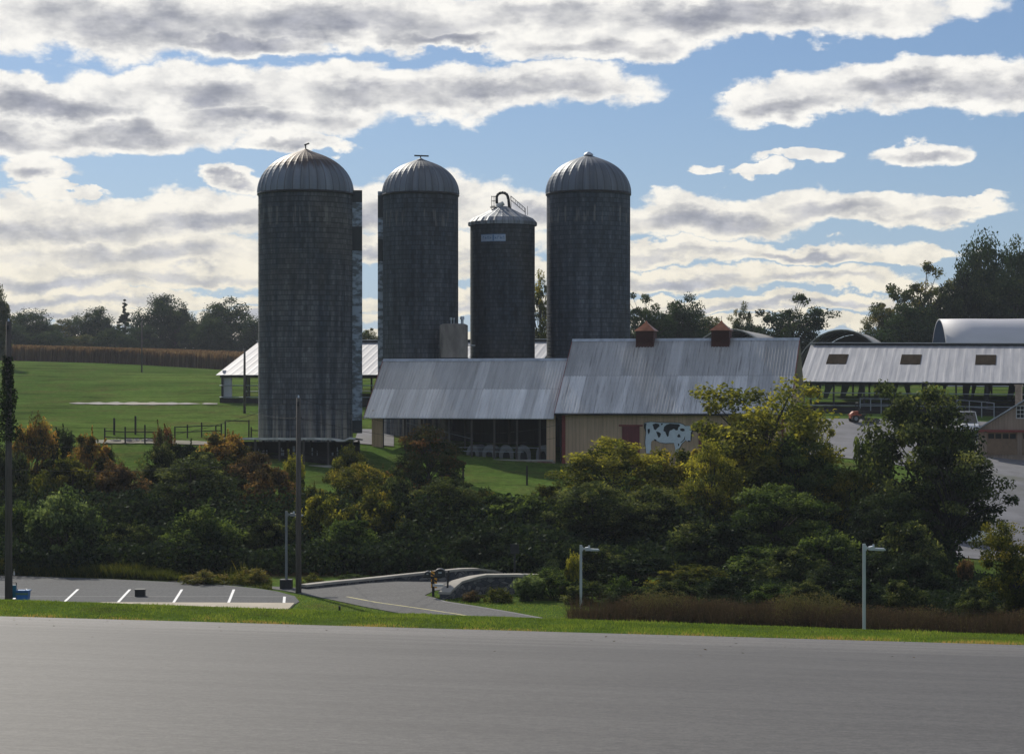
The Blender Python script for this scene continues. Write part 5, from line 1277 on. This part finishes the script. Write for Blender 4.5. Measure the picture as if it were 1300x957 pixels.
P('shrubA', 442, 563, 147, 52, 'yellow', 'yellow-green shrub at the right end of the feed shelter')
P('shrubB', 490, 590, 132, 80, 'redgreen', 'orange-tipped shrub below the left end of the open barn')
P('roundtree', 545, 546, 137, 96, 'redgreen', 'red-topped tree covering the middle of the open barn')
P('shrubA', 478, 618, 122, 100, 'olive', 'olive shrub behind the far stone wall, right of slim pole')
P('shrubB', 440, 655, 117, 90, 'green', 'green shrub right behind the low start of the far stone wall')
P('roundtree', 565, 612, 125, 110, 'dark', 'dark rounded tree behind the rise of the far stone wall')
P('shrubA', 520, 660, 117, 90, 'deep', 'deep green shrub behind the middle of the far stone wall')
P('shrubA', 610, 618, 132, 60, 'olive', 'olive shrub at the edge of the paddock grass')
P('shrubB', 652, 622, 124, 122, 'green', 'vine-covered mound of foliage behind the stone bridge')
P('shrubA', 620, 665, 117, 100, 'deep', 'shaded dark shrub directly behind the stone bridge')
P('shrubB', 697, 612, 131, 60, 'olive', 'olive shrub left of the big yellow-green tree')
P('shrubA', 695, 672, 116, 90, 'deep', 'deep shaded shrub behind the thin metal post')
# big trees, right half
P('roundtree', 776, 558, 131, 150, 'yellow', 'rounded yellow-green tree in front of the left red barn door')
P('roundtree', 752, 612, 121, 104, 'dark', 'dark tree beneath the rounded yellow-green tree')
P('shrubC', 850, 574, 136, 84, 'olive', 'thin brownish-olive shrub below the painted cow')
P('roundtree', 835, 620, 122, 120, 'dark', 'dark green tree below the thin brownish shrub')
P('vasetree', 970, 496, 129, 196, 'yellow', 'tallest yellow-leaved tree in front of the right end of barn')
P('roundtree', 905, 568, 124, 92, 'yellow', 'shorter yellow-olive tree left of the tallest yellow tree')
P('vasetree', 1030, 548, 131, 78, 'yellow', 'yellow tree beside the gravel yard gate post')
P('roundtree', 985, 615, 119, 130, 'green', 'green tree under the tallest yellow tree')
P('roundtree', 1012, 560, 127, 120, 'green', 'mid-green tree just behind the right side of the tallest yellow tree')
P('roundtree', 880, 612, 126, 110, 'olive', 'olive tree under the cow mural, left of the shorter yellow one')
P('shrubA', 900, 655, 116, 120, 'dark', 'dark green shrub at the foot of the yellow trees')
P('roundtree', 1075, 600, 125, 88, 'olive', 'olive tree between the yellow tree and the tall dark tree')
P('roundtree', 1172, 493, 124, 178, 'dark', 'tall dark dense-crowned tree right of the gravel yard')
P('opentree', 1205, 560, 120, 150, 'dark', 'wide dark see-through tree leaning over the farm lane')
P('shrubC', 1112, 562, 129, 60, 'green', 'slender green tree at the left flank of the tall dark tree', 'tree', 'tree')
P('roundtree', 1120, 628, 116, 110, 'deep', 'shaded tree right behind the rightmost lot lamp')
P('shrubA', 1045, 668, 113, 110, 'green', 'green shrub left of the rightmost lot lamp')
P('shrubB', 970, 690, 111, 110, 'green', 'green shrub rising above the brown thicket')
P('shrubA', 1160, 700, 106, 100, 'deep', 'shaded shrub above the brown thicket, right of the lamp')
P('vasetree', 1290, 668, 96, 100, 'olive', 'olive-yellow small tree cut by the right edge of the photo')
P('shrubA', 1240, 742, 95, 60, 'dark', 'low dark shrub at the left foot of the right edge tree')
P('shrubC', 1226, 712, 110, 26, 'rust', 'thin rusty shrub beside the right edge tree')
P('shrubB', 820, 700, 108, 110, 'deep', 'deep green shrub behind the brown thicket, right of middle lamp')
P('shrubB', 760, 690, 110, 90, 'dark', 'dark shrub directly behind the middle lot lamp')
P('shrubB', 880, 715, 105, 110, 'olive', 'olive shrub between the two pale lamps')
P('shrubA', 1060, 715, 104, 90, 'deep', 'deep green shrub touching the rightmost lamp pole on its left')
for (px, yt, d, w, pal, lab) in (
 (800, 742, 96, 70, 'deep', 'low deep green shrub behind the left end of the brown brush'), (850, 735, 97, 80, 'dark', 'low dark shrub right of the olive one between the lamps'),
 (925, 728, 98, 90, 'deep', 'deep green shrub midway between the pale lamps'), (975, 738, 96, 70, 'green', 'small mid-green shrub above the brown brush'),
 (1020, 735, 97, 80, 'dark', 'dark shrub some way left of the rightmost lamp'), (1085, 730, 96, 90, 'deep', 'shaded shrub directly behind the rightmost lamp foot'),
 (1140, 732, 97, 80, 'dark', 'dark shrub just right of the rightmost lamp'), 
 (870, 765, 93.5, 60, 'rust', 'rusty low shrub in the middle of the brown brush'), (1110, 690, 108, 90, 'deep', 'big shaded shrub above and right of the rightmost lamp head'),
 (1000, 690, 107, 100, 'dark', 'big dark shrub left of the rightmost lamp head'), (720, 690, 110, 80, 'deep', 'deep green shrub up behind the middle lamp arm'),
 (935, 655, 114, 100, 'deep', 'tall shaded shrub at the heart of the yellow trees'), (1150, 655, 112, 110, 'dark', 'tall dark shrub under the dense-crowned tree')):
    P('shrubA' if px % 2 == 0 else 'shrubB', px, yt, d, w, pal, lab)
# bridge shrubs
P('shrubC', 728, 706, 101, 26, 'yellow', 'slim bright yellow sapling left of the middle lot lamp')
P('shrubA', 706, 718, 101.5, 90, 'green', 'arching green shrub over the end of the bridge wall')
P('shrubC', 672, 733, 100.2, 44, 'fresh', 'light green weedy shrub in front of the bridge wall')
P('shrubB', 745, 735, 98.5, 64, 'dark', 'low dark shrub beside the middle lot lamp')
P('weed', 632, 745, 99.5, 46, 'olive', 'olive weeds at the foot of the curved stone wall')
P('weed', 600, 750, 99.8, 30, 'rust', 'rusty weeds right of the mailboxes')
P('weed', 785, 728, 100, 46, 'green', 'tall green weeds just right of the middle lot lamp')
P('weed', 258, 724, 108.5, 70, 'dryblade', 'straw-coloured weeds along the parking lot edge')
P('weed', 318, 720, 108.7, 56, 'dryblade', 'straw-yellow weed clump left of the grey lamp footing')
P('weed', 397, 728, 108, 40, 'olive', 'olive weeds where the far stone wall begins')
P('weed', 450, 728, 111.5, 50, 'green', 'green weeds behind the low part of far stone wall')
# far trees, left
FT = 'woods along the far ridge'
P('fartree', -6, 368, 300, 44, 'farpale', 'green tree cut by the left edge above the meadow')
P('fartree', 38, 396, 430, 78, 'far', 'rounded dark tree above the left end of corn field', group=FT)
P('fartree2', 84, 404, 450, 60, 'farpale', 'paler thin-topped tree in the far left tree line', group=FT)
P('fartree', 122, 394, 445, 60, 'far', 'dark tree between the pale tree and the pine', group=FT)
P('pine', 158, 386, 450, 44, 'deep', 'pointed pine in the far tree line', group=FT)
P('fartree', 100, 425, 425, 60, 'farpale', 'low pale tree at the back of the corn field', group=FT)
P('fartree', 207, 379, 440, 82, 'far', 'broad dark tree left of the leftmost silo', group=FT)
P('fartree', 180, 415, 432, 60, 'far', 'low dark tree left of the broad dark one', group=FT)
P('fartree2', 290, 383, 440, 86, 'far', 'dark tree with sky gaps touching the leftmost silo', group=FT)
P('fartree', 247, 412, 432, 50, 'far', 'low tree filling the gap right of the broad dark tree', group=FT)
P('fartree', 10, 412, 415, 60, 'far', 'low dark tree behind the left utility pole', group=FT)
P('fartree', 60, 420, 418, 60, 'far', 'low dark tree behind the left end of the corn', group=FT)
P('fartree', 145, 420, 422, 60, 'far', 'low tree under the pine', group=FT)
P('fartree2', 225, 398, 436, 50, 'deep', 'dark tree joining the two broad ones left of the leftmost silo', group=FT)
P('fartree', 270, 402, 428, 56, 'far', 'mid-height dark tree leaning into the one with sky gaps', group=FT)
P('fartree', 25, 425, 420, 60, 'deep', 'lowest dark bush-like tree above the left end of the corn', group=FT)
P('fartree', 325, 405, 430, 60, 'far', 'dark tree half hidden by the leftmost silo', group=FT)
# far trees, middle and right
P('faropen', 468, 416, 300, 44, 'farpale', 'small pale tree seen between the two left silos')
P('faropen', 686, 357, 250, 52, 'olive', 'leafy tree in the gap left of the rightmost silo')
P('faropen', 820, 372, 290, 84, 'far', 'spreading dark tree just right of the rightmost silo')
P('fartree2', 868, 380, 295, 78, 'far', 'dark tree above the gap between the two cupolas')
P('faropen', 942, 392, 300, 46, 'farpale', 'sparse pale tree just right of the second cupola')
P('faropen', 1003, 374, 290, 104, 'far', 'open-crowned tree above the right end of the barn roof')
P('fartree', 850, 402, 300, 110, 'far', 'low dark tree behind the left cupola')
P('fartree2', 900, 400, 305, 60, 'farpale', 'low pale tree behind the right-hand cupola')
P('faropen', 1170, 334, 300, 106, 'farpale', 'tall loose-leaved tree above the long shed, left of dark ones')
P('faropen', 1120, 384, 298, 62, 'farpale', 'small airy tree left of the tall loose-leaved one')
P('fartree', 1160, 392, 292, 110, 'far', 'dense low tree behind the long shed ridge')
P('fartree', 1247, 304, 300, 80, 'far', 'tallest dark tree behind the white hoop barn')
P('fartree2', 1296, 306, 305, 76, 'far', 'dark tree cut by the right edge above the white hoop barn')
P('fartree', 1225, 350, 294, 80, 'deep', 'dense dark tree in front of the tallest far one')
P('fartree', 1285, 352, 292, 90, 'deep', 'dense dark tree at the right edge, behind the white hoop')
P('fartree', 1085, 428, 305, 70, 'farpale', 'low bush-like tree behind the open hoop barn')

# vine on the left pole
rg = np.random.default_rng(77); n_ = 2600
xv, dv_ = WX(10, 100), 100.
z = rg.uniform(0, 1, n_); ztop_, zbot_ = WZ(452, 100), WZ(560, 100)
zz_ = zbot_+z*(ztop_-zbot_); wv = .18+.42*np.exp(-((z-.12)/.14)**2)+.26*np.exp(-((z-.52)/.16)**2)+.10*np.exp(-((z-.85)/.1)**2)
a = rg.uniform(0, 6.283, n_); rr = wv*rg.uniform(.4, 1.15, n_)
Pv = np.stack([rr*np.cos(a)-.05*(z < .3), rr*np.sin(a), zz_-zbot_], -1); Nv = rg.normal(size=(n_, 3)); Nv /= np.linalg.norm(Nv, axis=1)[:, None]
vn = quadmesh('climbing_vine', leafquads(Pv, Nv, .08, rg), LEAF['deep'], rg.uniform(0, .8, n_)); vn.location = (xv, dv_, zbot_)
tag(vn, 'dark creeper wrapped round the upper part of left utility pole', 'vine')

# ------------------------------------------------------------------ stuff: corn, verge grass, brown thicket
rg = np.random.default_rng(5); n_ = 52000
xs = rg.uniform(-122, -28, n_); ys = 341+rg.uniform(0, 1, n_)**1.6*60+(xs+80)*(-.03)
ys = np.round(ys/.8)*.8+rg.normal(0, .08, n_)
zb3 = H(xs, ys); hh = rg.uniform(1.7, 2.65, n_); w = rg.uniform(.07, .19, n_); a = rg.uniform(-1.2, 1.2, n_); tl = rg.normal(0, .16, (n_, 2))
V = np.empty((n_, 4, 3)); dx, dy_ = np.cos(a)*w, np.sin(a)*w
V[:, 0] = np.stack([xs-dx*.6, ys-dy_*.6, zb3], -1); V[:, 1] = np.stack([xs+dx*.6, ys+dy_*.6, zb3], -1)
V[:, 2] = np.stack([xs+dx+tl[:, 0], ys+dy_+tl[:, 1], zb3+hh], -1); V[:, 3] = np.stack([xs-dx*.3+tl[:, 0]*.6, ys-dy_*.3, zb3+hh*.93], -1)
tag(quadmesh('corn_field', V.reshape(-1, 3), LEAF['corn'], np.clip(rg.normal(.5, .22, n_), 0, 1)), 'field of dry brown corn along the top of the meadow', 'corn', kind='stuff')

def blades(name, xs, ys, hh, w, mat, label, cat, tint=None, lift=0., zf_=None):
    n_ = len(xs); zb3 = (H(xs, ys) if zf_ is None else zf_)+lift; a = rg.uniform(0, 3.14, n_); tl = rg.normal(0, 1, (n_, 2))*hh[:, None]*.35
    V = np.empty((n_, 3, 3)); dx, dy_ = np.cos(a)*w, np.sin(a)*w
    V[:, 0] = np.stack([xs-dx, ys-dy_, zb3-.01], -1); V[:, 1] = np.stack([xs+dx, ys+dy_, zb3-.01], -1); V[:, 2] = np.stack([xs+tl[:, 0], ys+tl[:, 1], zb3+hh], -1)
    return tag(quadmesh(name, V.reshape(-1, 3), mat, tint if tint is not None else np.clip(rg.normal(.5, .2, n_), 0, 1), nv=3), label, cat, kind='stuff')
n_ = 85000; t = rg.uniform(-8, 52, n_); s = rg.uniform(-.05, 4.2, n_)
xs = EX+EDX*t+NX*s; ys = EY+EDY*t+NY*s
pn_ = np.array([mnoise.noise(Vector((x*.6, y*.6, 0))) for x, y in zip(xs, ys)])
tt = np.clip(.42+.35*pn_+rg.normal(0, .14, n_)+.60*np.exp(-(s/.8)**2)*(rg.uniform(0, 1, n_) < .5+.8*pn_), 0, 1)
blades('verge_grass', xs, ys, rg.uniform(.025, .085, n_)*(1+.7*pn_), rg.uniform(.008, .016, n_), LEAF['blade'], 'strip of mown green grass along the foreground road edge', 'grass', tt)
# low ground grass on the island and the bank by the road
n_ = 45000; xs = rg.uniform(-13, 16, n_); ys = rg.uniform(88, 103, n_)
def inside(xs, ys, poly):
    r_ = np.zeros(len(xs), bool); j = len(poly)-1
    for i in range(len(poly)):
        xi, yi = poly[i]; xj, yj = poly[j]
        c = ((yi > ys) != (yj > ys)) & (xs < (xj-xi)*(ys-yi)/(yj-yi+1e-12)+xi); r_ ^= c; j = i
    return r_
def pl_(pts_): return [tuple(gpx(*q_)[:2]) for q_ in pts_]
isl = pl_([(376, 752.5), (384, 755), (418, 761.5), (465, 771.5), (511, 780), (530, 800), (370, 800), (372, 778), (381, 765), (377, 757)])
bank = pl_([(541, 757), (566, 764.5), (601, 770), (652, 778.6), (701, 788), (780, 802), (850, 812), (900, 800), (800, 775), (720, 769), (620, 762), (570, 757)])
k_ = inside(xs, ys, isl) | inside(xs, ys, bank)
xs, ys = xs[k_], ys[k_]; n_ = len(xs)
blades('lawn_grass', xs, ys, rg.uniform(.03, .08, n_), rg.uniform(.010, .02, n_), LEAF['blade'], 'mown green grass beside the lot and bridge road', 'grass')
# thicket
n_ = 60000; xs = rg.uniform(2.5, 24, n_); yc = 92-.05*xs
ys = yc+rg.normal(0, 1, n_)*.9-.2; ys = np.clip(ys, yc-1.8, yc+3)
edge = np.clip((xs-2.5)/2, .35, 1)
env = np.array([mnoise.noise(Vector((x*.55, y*.3, 3))) for x, y in zip(xs, ys)])
hh = (1.0+.85*env)*edge*np.exp(-((ys-yc)/2.4)**2)*rg.uniform(.55, 1.0, n_)
zz_ = H(xs, ys); f = rg.uniform(0, 1, n_)**.6
Pv = np.stack([xs, ys, zz_+hh*f], -1); Nv = rg.normal(size=(n_, 3)); Nv[:, 2] *= .5; Nv /= np.linalg.norm(Nv, axis=1)[:, None]
th_ = quadmesh('thicket', leafquads(Pv, Nv, .060, rg, .30), LEAF['brown'], np.clip(.34+.3*f+.9*env+rg.normal(0, .18, n_), 0, 1))
tag(th_, 'band of low reddish-brown brush behind the roadside grass', 'brush', kind='stuff')
n_ = 9000; xs = rg.uniform(2.5, 24, n_); ys = 91.2-.05*xs+rg.normal(0, .8, n_)
hh = rg.uniform(.5, 1.35, n_)
blades('tall_grass', xs, ys, hh, rg.uniform(.008, .016, n_), LEAF['brown'], 'tall brown grass stalks standing in the brush band', 'grass')
n_ = 26000; pxs = rg.uniform(-30, 345, n_); edge_y = np.interp(pxs, [-30, 20, 130, 215, 290, 325, 345], [729, 731.5, 735, 738.5, 743, 747, 750])
ds = F*ZC/(edge_y-YH)*1.0+.5+rg.gamma(1.6, .9, n_); xs = (pxs-650)/F*ds; ys = ds
env = np.array([mnoise.noise(Vector((x*.45, y*.5, 21))) for x, y in zip(xs, ys)])
hh = (.30+.50*env+.04*(ys-ds.min()))*rg.uniform(.4, 1.1, n_); hh = np.clip(hh, .08, 1.3); hh[(pxs > 215) & (pxs < 350)] *= np.clip(.35+1.2*env[(pxs > 215) & (pxs < 350)]+.3, .2, 1.2)
blades('weeds', xs, ys, hh, rg.uniform(.015, .04, n_), LEAF['olive'], 'ragged olive and straw weeds along the far edge of the parking lot', 'weeds', np.clip(.33+.55*env+rg.normal(0, .2, n_), 0, 1))
n_ = 90; t = rg.uniform(-4, 40, n_); s = -rg.gamma(1.2, 6, n_); xs = EX+EDX*t+NX*s; ys = EY+EDY*t+NY*s
Pv = np.stack([xs, ys, zp(xs, ys)+.045], -1); Nv = np.tile([0, 0, 1.], (n_, 1))+rg.normal(0, .12, (n_, 3)); Nv /= np.linalg.norm(Nv, axis=1)[:, None]
tag(quadmesh('fallen_leaves', leafquads(Pv, Nv, .045, rg), LEAF['rust'], rg.uniform(0, 1, n_)), 'scattered dry leaves on the foreground pavement', 'leaves', kind='stuff')
n_ = 60000; xs = rg.uniform(7, 34, n_); ys = rg.uniform(94, 114, n_)
k_ = (xs > 9+.0*ys) & ~((xs > WX(1195, 108)) & (xs < WX(1262, 108)) & (ys > 113)); xs, ys = xs[k_], ys[k_]; n_ = len(xs)
env = np.array([mnoise.noise(Vector((x*.35, y*.3, 5))) for x, y in zip(xs, ys)])
f = rg.uniform(0, 1, n_)**.7; hh = .7+.6*env
Pv = np.stack([xs, ys, H(xs, ys)+hh*f], -1); Nv = rg.normal(size=(n_, 3))+np.array([0, 0, .4]); Nv /= np.linalg.norm(Nv, axis=1)[:, None]
us = quadmesh('ground_cover', leafquads(Pv, Nv, .09, rg), LEAF['deep'], np.clip(.35+.4*env+rg.normal(0, .15, n_), 0, 1))
tag(us, 'leafy ground cover between the brown brush and the big trees', 'ground cover', kind='stuff')
# hedge understorey: fills the dark space between and below the shrubs
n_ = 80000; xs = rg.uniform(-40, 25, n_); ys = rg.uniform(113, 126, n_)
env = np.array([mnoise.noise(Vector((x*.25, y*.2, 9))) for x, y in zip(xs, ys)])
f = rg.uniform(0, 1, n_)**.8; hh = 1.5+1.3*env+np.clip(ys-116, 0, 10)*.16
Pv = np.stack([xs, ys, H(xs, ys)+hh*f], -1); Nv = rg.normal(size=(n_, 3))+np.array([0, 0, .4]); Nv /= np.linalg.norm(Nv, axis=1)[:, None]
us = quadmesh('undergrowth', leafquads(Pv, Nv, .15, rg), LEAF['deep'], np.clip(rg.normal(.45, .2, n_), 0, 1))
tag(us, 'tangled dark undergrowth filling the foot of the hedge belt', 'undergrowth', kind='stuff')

# ------------------------------------------------------------------ thin haze
HAZE = 0.00013
hz = MB().box(-6000, -2200, -12, 6000, 6000, 46).build('haze', None)
m_, t_, o_ = newmat('haze_air'); pv = t_.new('ShaderNodeVolumePrincipled')
pv.inputs['Color'].default_value = (.80, .88, 1.0, 1); pv.inputs['Density'].default_value = HAZE; pv.inputs['Anisotropy'].default_value = .35
t_.l.new(pv.outputs[0], o_.inputs['Volume']); hz.data.materials.clear(); hz.data.materials.append(m_)
tag(hz, 'thin blue haze over the whole valley', 'haze', kind='stuff')
